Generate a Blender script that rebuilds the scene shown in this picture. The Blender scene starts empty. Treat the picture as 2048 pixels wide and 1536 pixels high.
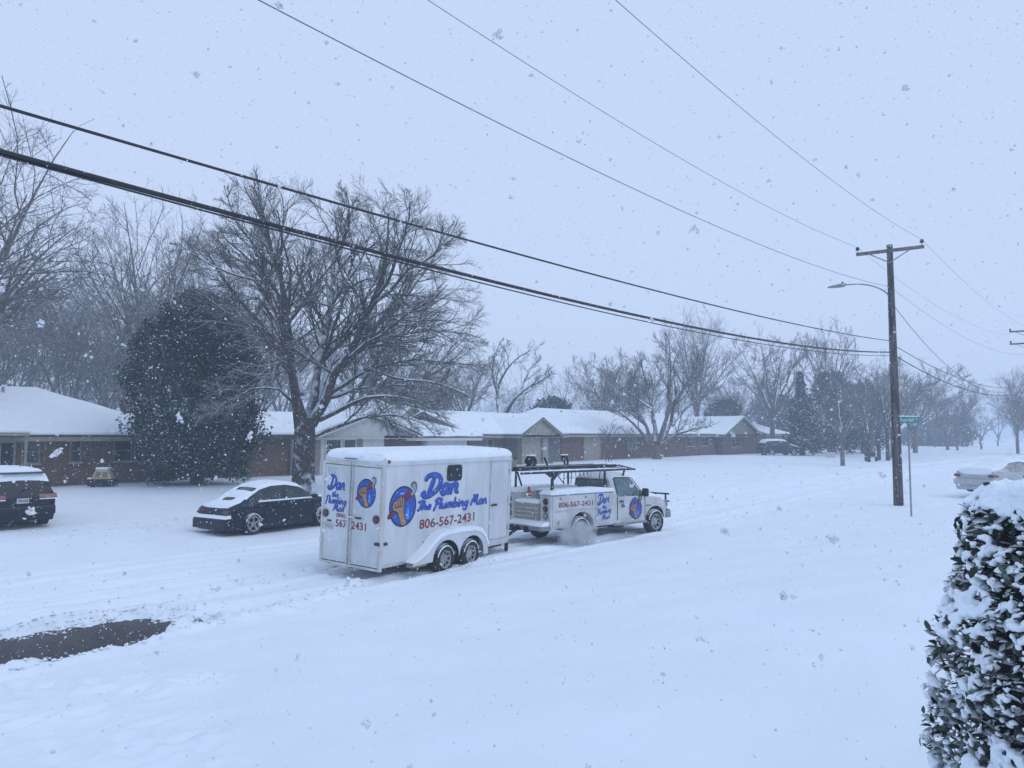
import bpy, bmesh, math, random
import numpy as np
from mathutils import Vector, Matrix, noise as mnoise

# ------------------------------------------------------------------ camera, sky, sun, exposure
SC = bpy.context.scene
COL = SC.collection
R = math.radians
HAZE = 0.0026                                    # air density, per metre
CAM_H, F_PX, PITCH = 3.10, 1540.0, R(3.86)      # eye height over the road, focal length in photo pixels, upward tilt
YAW = R(40.0)                                    # view axis against the street, which runs along +X
cam_data = bpy.data.cameras.new('camera')
cam = bpy.data.objects.new('camera', cam_data)
COL.objects.link(cam)
cam.location = (0, 0, CAM_H)
cam.rotation_euler = (R(90) + PITCH, 0, YAW - R(90))
cam_data.sensor_width = 36.0
cam_data.lens = F_PX / 2048 * 36.0
cam_data.clip_start = 0.05
cam_data.clip_end = 2000
SC.camera = cam

world = bpy.data.worlds.new('World')
SC.world = world
world.use_nodes = True
wn, wl = world.node_tree.nodes, world.node_tree.links
wn.clear()
sky = wn.new('ShaderNodeTexSky')
sky.sky_type = 'NISHITA'
sky.sun_disc = False
sky.sun_elevation = R(42)
sky.sun_rotation = R(200)
bg = wn.new('ShaderNodeBackground')
bg.inputs['Strength'].default_value = 0.006
wl.new(sky.outputs[0], bg.inputs[0])
cloud = wn.new('ShaderNodeBackground')           # the closed snow cloud: the same pale blue grey in every direction
cloud.inputs[0].default_value = (0.572, 0.688, 0.930, 1)
cloud.inputs['Strength'].default_value = 1.0
add = wn.new('ShaderNodeAddShader')
wo = wn.new('ShaderNodeOutputWorld')
wl.new(bg.outputs[0], add.inputs[0])
wl.new(cloud.outputs[0], add.inputs[1])
wl.new(add.outputs[0], wo.inputs[0])

sun_d = bpy.data.lights.new('sun', 'SUN')
sun_d.energy = 0.5
sun_d.angle = R(40)
sun_d.color = (1.0, 0.98, 0.95)
sun = bpy.data.objects.new('sun', sun_d)
COL.objects.link(sun)
sun.rotation_euler = (R(40), 0, R(200 - 180))

SC.view_settings.view_transform = 'Standard'
SC.view_settings.look = 'None'
SC.view_settings.exposure = 0.0
SC.view_settings.gamma = 1.0
SC.cycles.max_bounces = 8
SC.cycles.volume_bounces = 2
SC.cycles.transparent_max_bounces = 12

# ------------------------------------------------------------------ helpers: survey of the photograph
AX = np.array([math.cos(YAW), math.sin(YAW)])            # horizontal view axis
RX = np.array([math.sin(YAW), -math.cos(YAW)])           # to the right of it


def ray(px, py):
    """slopes (right, up) per metre of depth for a photo pixel"""
    u, v = px - 1024.0, 768.0 - py
    fwd = F_PX * math.cos(PITCH) - v * math.sin(PITCH)
    up = v * math.cos(PITCH) + F_PX * math.sin(PITCH)
    return u / fwd, up / fwd


def P(px, py, d):
    a, b = ray(px, py)
    xy = RX * a * d + AX * d
    return Vector((xy[0], xy[1], CAM_H + b * d))


def on_line(px, n, py=890):
    """street position of a sight line where it meets the line Y = n"""
    a, b = ray(px, py)
    t = n / (AX[1] + RX[1] * a)
    xy = RX * a * t + AX * t
    return xy[0], t


def sstep(a, b, x):
    t = np.clip((x - a) / (b - a), 0, 1)
    return t * t * (3 - 2 * t)


def terrain(s, n):
    s, n = np.asarray(s, float), np.asarray(n, float)
    yard = sstep(17, 36, n)
    z = 0.70 * yard + 0.014 * np.clip(s - 22, 0, 38) * (1 - .7 * yard)
    near = 1.35 * (1 - sstep(-1.0, 10.5, n)) * (1 - sstep(16, 42, s))
    return z + near


def ground(px, py):
    a, b = ray(px, py)
    d = np.geomspace(3.0, 300, 6000)
    x, y = (RX[0] * a + AX[0]) * d, (RX[1] * a + AX[1]) * d
    z = terrain(x, y)
    k = int(np.argmax(CAM_H + b * d <= z))
    return Vector((x[k], y[k], float(z[k])))


def tz(x, y):
    return float(terrain(x, y))


# ------------------------------------------------------------------ helpers: materials
MATS = {}


def mat(name, col, rough=0.6, metal=0.0, var=0.12, scale=6.0, bump=0.0, bscale=40.0, snow=None, coat=0.0, spec=0.5,
        trans=0.0, snow_noise=3.0, dirt=None, stretch=None):
    """one procedural Principled material; snow = (normal z where lying snow starts, where it is closed)"""
    if name in MATS:
        return MATS[name]
    m = bpy.data.materials.new(name)
    m.use_nodes = True
    N, L = m.node_tree.nodes, m.node_tree.links
    b = N['Principled BSDF']
    b.inputs['Roughness'].default_value = rough
    b.inputs['Metallic'].default_value = metal
    b.inputs['Coat Weight'].default_value = coat
    b.inputs['Specular IOR Level'].default_value = spec
    b.inputs['Transmission Weight'].default_value = trans
    tc = N.new('ShaderNodeTexCoord')
    src = tc.outputs['Object']
    if stretch:
        mp = N.new('ShaderNodeMapping')
        mp.inputs['Scale'].default_value = stretch
        L.new(src, mp.inputs[0])
        src = mp.outputs[0]
    nz = N.new('ShaderNodeTexNoise')
    nz.inputs['Scale'].default_value = scale
    nz.inputs['Detail'].default_value = 5
    L.new(src, nz.inputs['Vector'])
    rp = N.new('ShaderNodeValToRGB')
    c = np.array(col)
    d = np.array(dirt) if dirt is not None else np.clip(c * (1 - var * 1.6), 0, 1)
    rp.color_ramp.elements[0].position = 0.36
    rp.color_ramp.elements[1].position = 0.66
    rp.color_ramp.elements[0].color = (*d, 1)
    rp.color_ramp.elements[1].color = (*np.clip(c * (1 + var * 0.6), 0, 0.97), 1)
    L.new(nz.outputs['Fac'], rp.inputs[0])
    out = rp.outputs[0]
    if snow:
        g = N.new('ShaderNodeNewGeometry')
        sx = N.new('ShaderNodeSeparateXYZ')
        L.new(g.outputs['Normal'], sx.inputs[0])
        n2 = N.new('ShaderNodeTexNoise')
        n2.inputs['Scale'].default_value = snow_noise
        n2.inputs['Detail'].default_value = 4
        L.new(tc.outputs['Object'], n2.inputs['Vector'])
        ma = N.new('ShaderNodeMath')
        ma.operation = 'MULTIPLY_ADD'
        ma.inputs[1].default_value = 0.9
        L.new(n2.outputs['Fac'], ma.inputs[0])
        L.new(sx.outputs[2], ma.inputs[2])
        mr = N.new('ShaderNodeMapRange')
        mr.inputs[1].default_value = snow[0] + 0.45
        mr.inputs[2].default_value = snow[1] + 0.45
        L.new(ma.outputs[0], mr.inputs[0])
        mx = N.new('ShaderNodeMix')
        mx.data_type = 'RGBA'
        L.new(mr.outputs[0], mx.inputs[0])
        L.new(out, mx.inputs[6])
        mx.inputs[7].default_value = (0.78, 0.86, 0.93, 1)
        out = mx.outputs[2]
    L.new(out, b.inputs['Base Color'])
    if bump:
        nb = N.new('ShaderNodeTexNoise')
        nb.inputs['Scale'].default_value = bscale
        nb.inputs['Detail'].default_value = 6
        L.new(src, nb.inputs['Vector'])
        bp = N.new('ShaderNodeBump')
        bp.inputs['Strength'].default_value = bump
        bp.inputs['Distance'].default_value = 0.02
        L.new(nb.outputs['Fac'], bp.inputs['Height'])
        L.new(bp.outputs[0], b.inputs['Normal'])
    MATS[name] = m
    return m


def brick_mat(name, c1, c2, mortar, rot=(R(90), 0, 0)):
    if name in MATS:
        return MATS[name]
    m = bpy.data.materials.new(name)
    m.use_nodes = True
    N, L = m.node_tree.nodes, m.node_tree.links
    b = N['Principled BSDF']
    b.inputs['Roughness'].default_value = 0.9
    tc = N.new('ShaderNodeTexCoord')
    mp = N.new('ShaderNodeMapping')
    mp.inputs['Rotation'].default_value = rot
    L.new(tc.outputs['Object'], mp.inputs[0])
    bt = N.new('ShaderNodeTexBrick')
    bt.inputs['Scale'].default_value = 1.0
    bt.inputs['Brick Width'].default_value = 0.21
    bt.inputs['Row Height'].default_value = 0.075
    bt.inputs['Mortar Size'].default_value = 0.008
    bt.inputs['Color1'].default_value = (*c1, 1)
    bt.inputs['Color2'].default_value = (*c2, 1)
    bt.inputs['Mortar'].default_value = (*mortar, 1)
    L.new(mp.outputs[0], bt.inputs['Vector'])
    nz = N.new('ShaderNodeTexNoise')
    nz.inputs['Scale'].default_value = 1.7
    nz.inputs['Detail'].default_value = 6
    L.new(tc.outputs['Object'], nz.inputs['Vector'])
    hs = N.new('ShaderNodeHueSaturation')
    L.new(bt.outputs['Color'], hs.inputs['Color'])
    mr = N.new('ShaderNodeMapRange')
    mr.inputs[3].default_value = 0.6
    mr.inputs[4].default_value = 1.35
    L.new(nz.outputs['Fac'], mr.inputs[0])
    L.new(mr.outputs[0], hs.inputs['Value'])
    L.new(hs.outputs[0], b.inputs['Base Color'])
    bp = N.new('ShaderNodeBump')
    bp.inputs['Strength'].default_value = 0.6
    bp.inputs['Distance'].default_value = 0.01
    bp.invert = True
    L.new(bt.outputs['Fac'], bp.inputs['Height'])
    L.new(bp.outputs[0], b.inputs['Normal'])
    MATS[name] = m
    return m


M_SNOW = mat('lying_snow', (0.815, 0.885, 0.955), 0.75, var=0.02, scale=0.8, bump=0.32, bscale=20)
M_SNOW2 = mat('snow_crust', (0.83, 0.895, 0.955), 0.75, var=0.025, scale=3, bump=0.35, bscale=14)
M_WHITE = mat('white_paint', (0.60, 0.63, 0.655), 0.34, var=0.10, scale=2.4, coat=0.2, stretch=(1, 1, .3), bump=.05, bscale=3)
M_WHITE_DIRTY = mat('white_paint_grimy', (0.55, 0.57, 0.58), 0.42, var=0.14, scale=2.2, dirt=(0.44, 0.45, 0.45))
M_RUST = mat('rusty_white_post', (0.58, 0.60, 0.62), 0.45, var=0.1, scale=5, dirt=(0.50, 0.46, 0.40), stretch=(1, 1, .35))
M_TRIM = mat('aluminium_trim', (0.60, 0.62, 0.63), 0.35, 0.6, var=0.1)
M_NAVY = mat('dark_blue_car_paint', (0.008, 0.012, 0.028), 0.35, var=0.1, scale=3, coat=0.05, spec=.3)
M_BLACKCAR = mat('black_car_paint', (0.007, 0.009, 0.018), 0.35, var=0.1, scale=3, coat=0.05, spec=.3)
M_GLASS = mat('dark_glass', (0.012, 0.018, 0.026), 0.12, var=0.2, scale=2, spec=0.25)
M_GLASSG = mat('green_glass', (0.10, 0.16, 0.17), 0.08, var=0.25, scale=4, spec=0.7)
M_RUBBER = mat('tyre_rubber', (0.022, 0.022, 0.024), 0.85, var=0.2, scale=30, snow=(0.45, 1.05), snow_noise=9)
M_BLACK = mat('black_plastic', (0.015, 0.015, 0.018), 0.6, var=0.2, scale=10)
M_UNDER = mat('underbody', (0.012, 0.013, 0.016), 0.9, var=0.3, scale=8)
M_STEEL = mat('steel_rim', (0.42, 0.43, 0.45), 0.4, 0.7, var=0.25, scale=9)
M_GREYST = mat('galvanised_steel', (0.30, 0.32, 0.34), 0.5, 0.5, var=0.2, scale=7)
M_RACK = mat('black_rack_paint', (0.014, 0.015, 0.018), 0.5, var=0.2, scale=9, snow=(0.75, 1.0), snow_noise=5)
M_RED = mat('red_lens', (0.15, 0.008, 0.014), 0.2, var=0.15, coat=0.6)
M_DARKRED = mat('dark_red_lens', (0.07, 0.010, 0.014), 0.25, var=0.2, coat=0.5)
M_AMBER = mat('amber_lens', (0.40, 0.17, 0.04), 0.3, var=0.2)
M_BLUE = mat('blue_vinyl', (0.012, 0.085, 0.50), 0.4, var=0.22, scale=14)
M_NAVYV = mat('navy_vinyl', (0.006, 0.014, 0.075), 0.45, var=0.1)
M_LBLUE = mat('light_blue_vinyl', (0.08, 0.32, 0.75), 0.4, var=0.1)
M_REDV = mat('dark_red_vinyl', (0.20, 0.006, 0.022), 0.45, var=0.1, scale=12)
M_SKIN = mat('tan_vinyl', (0.42, 0.23, 0.11), 0.5, var=0.2, scale=18)
M_GREYV = mat('grey_vinyl', (0.30, 0.33, 0.37), 0.5, var=0.15)
M_SIGNG = mat('sign_green', (0.0, 0.24, 0.20), 0.45, var=0.12)
M_PLATE = mat('plate_white', (0.50, 0.52, 0.54), 0.5, var=0.1, scale=14)
M_POLEW = mat('weathered_pole', (0.105, 0.098, 0.092), 0.95, var=0.5, scale=9, bump=0.6, bscale=30, stretch=(1, 1, 0.12))
M_ORANGE = mat('cone_orange', (0.52, 0.05, 0.035), 0.5, var=0.15)
M_BARK = mat('bark', (0.078, 0.066, 0.058), 0.95, var=0.45, scale=7, bump=0.7, bscale=22, snow=(0.08, 0.38), snow_noise=2.6)
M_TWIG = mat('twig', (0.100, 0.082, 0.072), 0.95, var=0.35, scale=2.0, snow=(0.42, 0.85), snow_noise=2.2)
M_TWIGF = mat('hazed_grey_twig', (0.165, 0.145, 0.140), 0.95, var=0.3, scale=2.0, snow=(0.65, 1.0), snow_noise=2.2)  # grey twigs, lightened further so the colour itself carries haze fading
M_BARKP = mat('pale_bark', (0.17, 0.155, 0.14), 0.95, var=0.35, scale=6, snow=(0.25, 0.6), snow_noise=2.6)  # pale bark; as the tree_at default its paleness imitates haze
M_ASPHALT = mat('wet_asphalt', (0.030, 0.025, 0.024), 0.42, var=0.5, scale=7, bump=1.0, bscale=45)
M_SHINGLE = mat('roof_shingle', (0.10, 0.09, 0.085), 0.9, var=0.3, scale=8)
M_FASCIA = mat('beige_fascia', (0.30, 0.28, 0.22), 0.8, var=0.12, scale=3)
M_FASCIAD = mat('dark_gutter', (0.05, 0.05, 0.05), 0.7, var=0.15)
M_SIDING = mat('white_siding', (0.56, 0.57, 0.56), 0.75, var=0.06, scale=1.5)
M_TAN = mat('tan_panel', (0.34, 0.32, 0.25), 0.85, var=0.12, scale=3)
M_SHUT = mat('olive_shutter', (0.20, 0.21, 0.16), 0.8, var=0.1)
M_PANE = mat('window_pane', (0.020, 0.027, 0.040), 0.1, var=0.3, scale=1.5, spec=0.6)
M_BRICK1 = brick_mat('brown_brick', (0.165, 0.092, 0.058), (0.118, 0.066, 0.045), (0.16, 0.14, 0.125))
M_BRICK3 = brick_mat('grey_tan_brick', (0.150, 0.135, 0.115), (0.105, 0.098, 0.088), (0.17, 0.165, 0.155))
M_BRICK4 = brick_mat('red_brick', (0.170, 0.078, 0.054), (0.110, 0.054, 0.042), (0.17, 0.15, 0.14))


# ------------------------------------------------------------------ helpers: meshes and objects
class MB:
    def __init__(self):
        self.v, self.f, self.mi = [], [], []

    def add(self, vs, fs, m=0):
        o = len(self.v)
        self.v += [tuple(p) for p in vs]
        self.f += [tuple(i + o for i in f) for f in fs]
        self.mi += [m] * len(fs)
        return self

    def box(self, x0, x1, y0, y1, z0, z1, m=0):
        vs = [(x, y, z) for x in (x0, x1) for y in (y0, y1) for z in (z0, z1)]
        return self.add(vs, [(0, 1, 3, 2), (4, 6, 7, 5), (0, 4, 5, 1), (2, 3, 7, 6), (0, 2, 6, 4), (1, 5, 7, 3)], m)

    def prism(self, poly, axis, a0, a1, m=0):
        """extrude a 2-D polygon along an axis; the polygon lists the two other coordinates in xyz order"""
        def put(q, a):
            return {'x': (a, q[0], q[1]), 'y': (q[0], a, q[1]), 'z': (q[0], q[1], a)}[axis]
        k = len(poly)
        vs = [put(q, a0) for q in poly] + [put(q, a1) for q in poly]
        fs = [tuple(range(k))[::-1], tuple(range(k, 2 * k))] + [(i, (i + 1) % k, k + (i + 1) % k, k + i) for i in range(k)]
        return self.add(vs, fs, m)

    def tube(self, pts, rad, sides=8, m=0, cap=True):
        pts = [Vector(p) for p in pts]
        if not hasattr(rad, '__len__'):
            rad = [rad] * len(pts)
        vs, fs = [], []
        up = None
        for i, p in enumerate(pts):
            t = (pts[min(i + 1, len(pts) - 1)] - pts[max(i - 1, 0)]).normalized()
            if up is None:
                up = t.orthogonal().normalized()
            up = (up - t * up.dot(t))
            up = up.normalized() if up.length > 1e-6 else t.orthogonal().normalized()
            w = t.cross(up)
            for k in range(sides):
                a = 2 * math.pi * k / sides
                vs.append(p + (up * math.cos(a) + w * math.sin(a)) * rad[i])
        for i in range(len(pts) - 1):
            for k in range(sides):
                k2 = (k + 1) % sides
                fs.append((i * sides + k, i * sides + k2, (i + 1) * sides + k2, (i + 1) * sides + k))
        if cap:
            fs.append(tuple(range(sides))[::-1])
            fs.append(tuple(range((len(pts) - 1) * sides, len(pts) * sides)))
        return self.add(vs, fs, m)

    def lathe(self, prof, c, axis='y', sides=28, m=0, cap=True):
        """revolve (radius, along) pairs about an axis through c"""
        vs, fs = [], []
        for r_, a_ in prof:
            for k in range(sides):
                t = 2 * math.pi * k / sides
                q = (r_ * math.cos(t), r_ * math.sin(t))
                o = {'y': (q[0], a_, q[1]), 'x': (a_, q[0], q[1]), 'z': (q[0], q[1], a_)}[axis]
                vs.append((c[0] + o[0], c[1] + o[1], c[2] + o[2]))
        for i in range(len(prof) - 1):
            for k in range(sides):
                k2 = (k + 1) % sides
                fs.append((i * sides + k, i * sides + k2, (i + 1) * sides + k2, (i + 1) * sides + k))
        if cap:
            fs.append(tuple(range(sides))[::-1])
            fs.append(tuple(range((len(prof) - 1) * sides, len(prof) * sides)))
        return self.add(vs, fs, m)

    def grid(self, rows, m=0, close=False):
        k = len(rows[0])
        vs = [p for r_ in rows for p in r_]
        fs = []
        for i in range(len(rows) - 1):
            for j in range(k - 1 + (1 if close else 0)):
                j2 = (j + 1) % k
                fs.append((i * k + j, i * k + j2, (i + 1) * k + j2, (i + 1) * k + j))
        return self.add(vs, fs, m)

    SPLIT = set('panel_seam hinge lock_bar latch belt_snow door_handle side_window windscreen door_gap rack_post rack_rail tailgate_rib bed_snow '
                'rack_snow hanging_chain utility_bed fascia bargeboard door_frame siding_lap brace spool_bracket insulator small_decal door_trim '
                'reel_stand cab_frame chassis'.split())

    def islands(self):
        par = list(range(len(self.v)))

        def find(i):
            while par[i] != i:
                par[i] = par[par[i]]
                i = par[i]
            return i
        for f_ in self.f:
            r_ = find(f_[0])
            for i in f_[1:]:
                par[find(i)] = r_
        out = {}
        for f_, m_ in zip(self.f, self.mi):
            out.setdefault(find(f_[0]), []).append((f_, m_))
        return list(out.values())

    def build(self, name, mats, parent=None, smooth=False, bevel=0.0, segs=2, fix=True, angle=40):
        """one mesh object; pieces of a part that lie apart become objects of their own"""
        if name in self.SPLIT and parent is not None:
            isl = self.islands()
            if len(isl) > 1:
                last = None
                for fs in isl:
                    q = MB()
                    ids = sorted(set(i for f_, _ in fs for i in f_))
                    mp_ = {i: k for k, i in enumerate(ids)}
                    q.v = [self.v[i] for i in ids]
                    q.f = [tuple(mp_[i] for i in f_) for f_, _ in fs]
                    q.mi = [m_ for _, m_ in fs]
                    last = q._build(name, mats, parent, smooth, bevel, segs, fix, angle)
                return last
        return self._build(name, mats, parent, smooth, bevel, segs, fix, angle)

    def _build(self, name, mats, parent, smooth, bevel, segs, fix, angle):
        me = bpy.data.meshes.new(name)
        me.from_pydata([tuple(p) for p in self.v], [], self.f)
        mats = mats if isinstance(mats, (list, tuple)) else [mats]
        for q in mats:
            me.materials.append(q)
        if len(mats) > 1:
            me.polygons.foreach_set('material_index', self.mi)
        if fix:
            bm = bmesh.new()
            bm.from_mesh(me)
            bmesh.ops.recalc_face_normals(bm, faces=bm.faces)
            bm.to_mesh(me)
            bm.free()
        if smooth:
            me.polygons.foreach_set('use_smooth', [True] * len(me.polygons))
            if angle and angle < 180:
                me.set_sharp_from_angle(angle=R(angle))
        me.update()
        o = bpy.data.objects.new(name, me)
        COL.objects.link(o)
        if parent is not None:
            o.parent = parent
        if bevel:
            b = o.modifiers.new('soft', 'BEVEL')
            b.width = bevel
            b.segments = segs
            b.limit_method = 'ANGLE'
            b.angle_limit = R(35)
            b.harden_normals = False
        return o


def np_mesh(name, v, quads=None, tris=None, mats=(), smooth=False, parent=None):
    me = bpy.data.meshes.new(name)
    v = np.ascontiguousarray(v, dtype=np.float32)
    nq = 0 if quads is None else len(quads)
    nt = 0 if tris is None else len(tris)
    loops = np.concatenate([np.asarray(a, np.int32).ravel() for a in (quads, tris) if a is not None and len(a)])
    starts = np.concatenate([np.arange(nq) * 4, nq * 4 + np.arange(nt) * 3]).astype(np.int32)
    me.vertices.add(len(v))
    me.vertices.foreach_set('co', v.ravel())
    me.loops.add(len(loops))
    me.loops.foreach_set('vertex_index', loops)
    me.polygons.add(nq + nt)
    me.polygons.foreach_set('loop_start', starts)
    if smooth:
        me.polygons.foreach_set('use_smooth', np.ones(nq + nt, bool))
    for q in mats:
        me.materials.append(q)
    me.update(calc_edges=True)
    me.validate()
    o = bpy.data.objects.new(name, me)
    COL.objects.link(o)
    if parent is not None:
        o.parent = parent
    return o


def tag(o, label, cat, group=None):
    o['label'], o['category'] = label, cat
    if group:
        o['group'] = group
    return o


def thing(name, label, cat, loc=(0, 0, 0), rotz=0.0, group=None, rot=None):
    o = bpy.data.objects.new(name, None)
    COL.objects.link(o)
    o.location = loc
    o.rotation_euler = rot if rot else (0, 0, rotz)
    o.empty_display_size = 0.2
    return tag(o, label, cat, group)


def text2d(body):
    """flat glyph outlines of a block-letter line, scaled to the unit box"""
    cu = bpy.data.curves.new('glyphs', 'FONT')
    cu.body = body
    cu.offset = 0.018
    cu.resolution_u = 3
    o = bpy.data.objects.new('glyphs', cu)
    COL.objects.link(o)
    dg = bpy.context.evaluated_depsgraph_get()
    me = bpy.data.meshes.new_from_object(o.evaluated_get(dg))
    v = np.array([p.co[:2] for p in me.vertices])
    f = [tuple(p.vertices) for p in me.polygons]
    bpy.data.objects.remove(o)
    bpy.data.curves.remove(cu)
    bpy.data.meshes.remove(me)
    lo, hi = v.min(0), v.max(0)
    return (v - lo) / (hi - lo), f


def fbm2(x, y, seed, octs=4, scale=1.0, gain=0.5):
    """vectorised value noise in 0..1"""
    x, y = np.asarray(x, float) * scale, np.asarray(y, float) * scale
    tot, amp, norm = 0.0, 1.0, 0.0
    for o in range(octs):
        xi, yi = np.floor(x).astype(np.int64), np.floor(y).astype(np.int64)
        fx, fy = x - xi, y - yi
        fx, fy = fx * fx * (3 - 2 * fx), fy * fy * (3 - 2 * fy)

        def h(a, b):
            q = (a * 374761393 + b * 668265263 + (seed + o * 17) * 974634777) & 0xffffffff
            q = ((q ^ (q >> 13)) * 1274126177) & 0xffffffff
            return ((q ^ (q >> 16)) & 0xffff) / 65535.0
        v0 = h(xi, yi) * (1 - fx) + h(xi + 1, yi) * fx
        v1 = h(xi, yi + 1) * (1 - fx) + h(xi + 1, yi + 1) * fx
        tot = tot + amp * (v0 * (1 - fy) + v1 * fy)
        norm += amp
        amp *= gain
        x, y = x * 2.03, y * 2.03
    return tot / norm
# ------------------------------------------------------------------ where the vehicles stand
TR_L, TR_W, TR_B, TR_WALL = 5.2, 1.85, 0.40, 2.2            # trailer box: length, width, floor height, wall height
tr_rot = (R(2.6), 0, R(6.7))
tr_corner = P(761.5, 1136, 16.8)
tr_mat = Matrix.Rotation(tr_rot[2], 4, 'Z') @ Matrix.Rotation(tr_rot[0], 4, 'X')
tr_loc = tr_corner - (tr_mat @ Vector((0, -TR_W / 2, TR_B)))
TRK_H = R(-10)
trk_mat = Matrix.Rotation(TRK_H, 4, 'Z')
trk_w = P(1311, 1064, 25.0)
trk_loc = Vector((trk_w.x, trk_w.y, -0.04)) - (trk_mat @ Vector((4.85, -0.93, 0)))
trk_loc.z = -0.04
car_w = P(507, 1062, 23.6)                                   # near rear wheel of the dark sedan
SED_H = R(5)
sed_loc = Vector((car_w.x, car_w.y, 0)) - (Matrix.Rotation(SED_H, 4, 'Z') @ Vector((0.86, -0.86, 0)))
sed_loc.z = car_w.z - 0.10
suv_c = P(112, 1052, 23.6)                                   # near lower corner of the black SUV's tail
SUV_H = R(88)
suv_loc = Vector((suv_c.x, suv_c.y, 0)) - (Matrix.Rotation(SUV_H, 4, 'Z') @ Vector((0.05, -0.93, 0)))
suv_loc.z = suv_c.z - 0.06

# ------------------------------------------------------------------ snow-covered ground, and the road under it
def dense(parts):
    out = []
    for a, b, st in parts:
        out.append(np.arange(a, b, st))
    return np.concatenate(out)


gx = np.unique(np.concatenate([-np.geomspace(0.5, 118, 60)[::-1] - 3.0, dense([(-3.4, 17, .07), (17, 42, .15), (42, 110, .55)]),
                               110 + np.geomspace(0.8, 900, 50)]))
gy = np.unique(np.concatenate([-np.geomspace(0.3, 300, 50)[::-1], dense([(0, 17.5, .065), (17.5, 24, .1), (24, 42, .3)]),
                               42 + np.geomspace(0.4, 900, 60)]))
S, NN = np.meshgrid(gx, gy, indexing='ij')


def seg_dist(s, n, pts):
    best = np.full(s.shape, 1e9)
    for (a, b) in zip(pts[:-1], pts[1:]):
        a, b = np.array(a), np.array(b)
        d = b - a
        t = np.clip(((s - a[0]) * d[0] + (n - a[1]) * d[1]) / (d @ d), 0, 1)
        best = np.minimum(best, np.hypot(s - a[0] - t * d[0], n - a[1] - t * d[1]))
    return best


def in_poly(s, n, poly):
    inside = np.zeros(s.shape, bool)
    j = len(poly) - 1
    for i in range(len(poly)):
        xi, yi = poly[i]
        xj, yj = poly[j]
        c = ((yi > n) != (yj > n)) & (s < (xj - xi) * (n - yi) / (yj - yi + 1e-12) + xi)
        inside ^= c
        j = i
    return inside


def road_z(s, n):
    return terrain(s, n) - 0.10


Z = terrain(S, NN) + 0.04
Z -= 0.05 * sstep(9.8, 10.8, NN) * (1 - sstep(19.5, 21.5, NN))                       # kerb edge under the snow
Z += 0.10 * (fbm2(S, NN, 3, 3, 0.22) - 0.5) + 0.035 * (fbm2(S, NN, 5, 3, 1.1) - 0.5)
wind = fbm2(S * 0.35 + NN * 0.8, NN * 0.25 - S * 0.6, 9, 3, 1.6)
Z += 0.03 * (wind - 0.5)
lane = sstep(10.6, 11.6, NN) * (1 - sstep(19.4, 20.6, NN))
for k, (n0, dep, w) in enumerate([(12.9, .05, .30), (14.6, .075, .24), (15.5, .06, .20), (16.5, .08, .25), (17.5, .055, .18), (18.3, .075, .24), (19.2, .05, .18)]):
    wob = n0 + 0.5 * (fbm2(S, S * 0 + k, 20 + k, 2, 0.06) - 0.5) - 0.010 * np.clip(S - 26, 0, 60) ** 1.1 * (k % 3)
    q = np.abs(NN - wob)
    br = 0.55 + 0.75 * fbm2(S, S * 0 + 3.3, 40 + k, 3, 0.45)
    Z += 1.45 * br * dep * (-np.exp(-(q / w) ** 4) + 0.7 * np.exp(-((q - w * 1.45) / (w * 0.4)) ** 2))
Z += lane * 0.045 * (fbm2(S * 0.5, NN * 2.0, 31, 4, 2.2) - 0.5)
# the ruts the trailer has just cut, from the bare patch where it stood
tr2 = lambda x, y: tuple((tr_loc + tr_mat @ Vector((x, y, 0)))[:2])
for y in (-0.98, 0.98):
    pts = [tr2(-9, y - .25), tr2(-5, y - .10), tr2(-1.5, y), tr2(3.1, y)]
    q = seg_dist(S, NN, pts)
    Z += -0.075 * np.exp(-(q / .17) ** 4) + 0.05 * np.exp(-((q - .27) / .09) ** 2) * (0.4 + fbm2(S, NN, 51, 3, 2.5))
tk2 = lambda x, y: tuple((trk_loc + trk_mat @ Vector((x, y, 0)))[:2])
for y in (-0.88, 0.88):
    q = seg_dist(S, NN, [tk2(-2.5, y), tk2(1.45, y), tk2(4.85, y)])
    Z += -0.06 * np.exp(-(q / .19) ** 4) + 0.04 * np.exp(-((q - .30) / .1) ** 2) * (0.4 + fbm2(S, NN, 52, 3, 2.5))
# churned driveway mouth beside the SUV
drv = np.exp(-(((S - suv_loc.x - 2.3) / 2.6) ** 2 + ((NN - suv_loc.y + 1.2) / 1.5) ** 2))
Z += drv * 0.26 * (fbm2(S, NN, 61, 4, 1.3) - 0.38)
# bare wet patch
patch_px = [(-230, 1292), (-60, 1276), (60, 1260), (150, 1244), (235, 1229), (310, 1224), (380, 1228), (450, 1232), (340, 1252), (270, 1270), (210, 1287), (140, 1305), (70, 1318), (-30, 1324), (-260, 1345)]
patch = [tuple(ground(a, b)[:2]) for a, b in patch_px]
pd = seg_dist(S, NN, patch + patch[:1])
pd = np.where(in_poly(S, NN, patch), -pd, pd)
foot_ = (np.abs((S - tr_loc.x) * math.cos(tr_rot[2]) + (NN - tr_loc.y) * math.sin(tr_rot[2]) - 2.4) < 2.7) & (np.abs(-(S - tr_loc.x) * math.sin(tr_rot[2]) + (NN - tr_loc.y) * math.cos(tr_rot[2])) < .85)
Z -= .07 * foot_
rag = 0.55 * (fbm2(S, NN, 71, 4, 1.7) - 0.5) + 0.30 * (fbm2(S, NN, 72, 3, 6.0) - 0.5)
pd = pd + rag - .14
far_side = np.exp(-(np.clip(pd, 0, 9) / 1.2) ** 2)
Z += far_side * (pd > 0) * (0.0 + 0.16 * (fbm2(S, NN, 73, 4, 2.2) - 0.45))           # thrown-up lumps round it
Z += np.exp(-((pd - .16) / .14) ** 2) * 0.025
Z = np.maximum(Z, road_z(S, NN) + .025)
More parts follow.
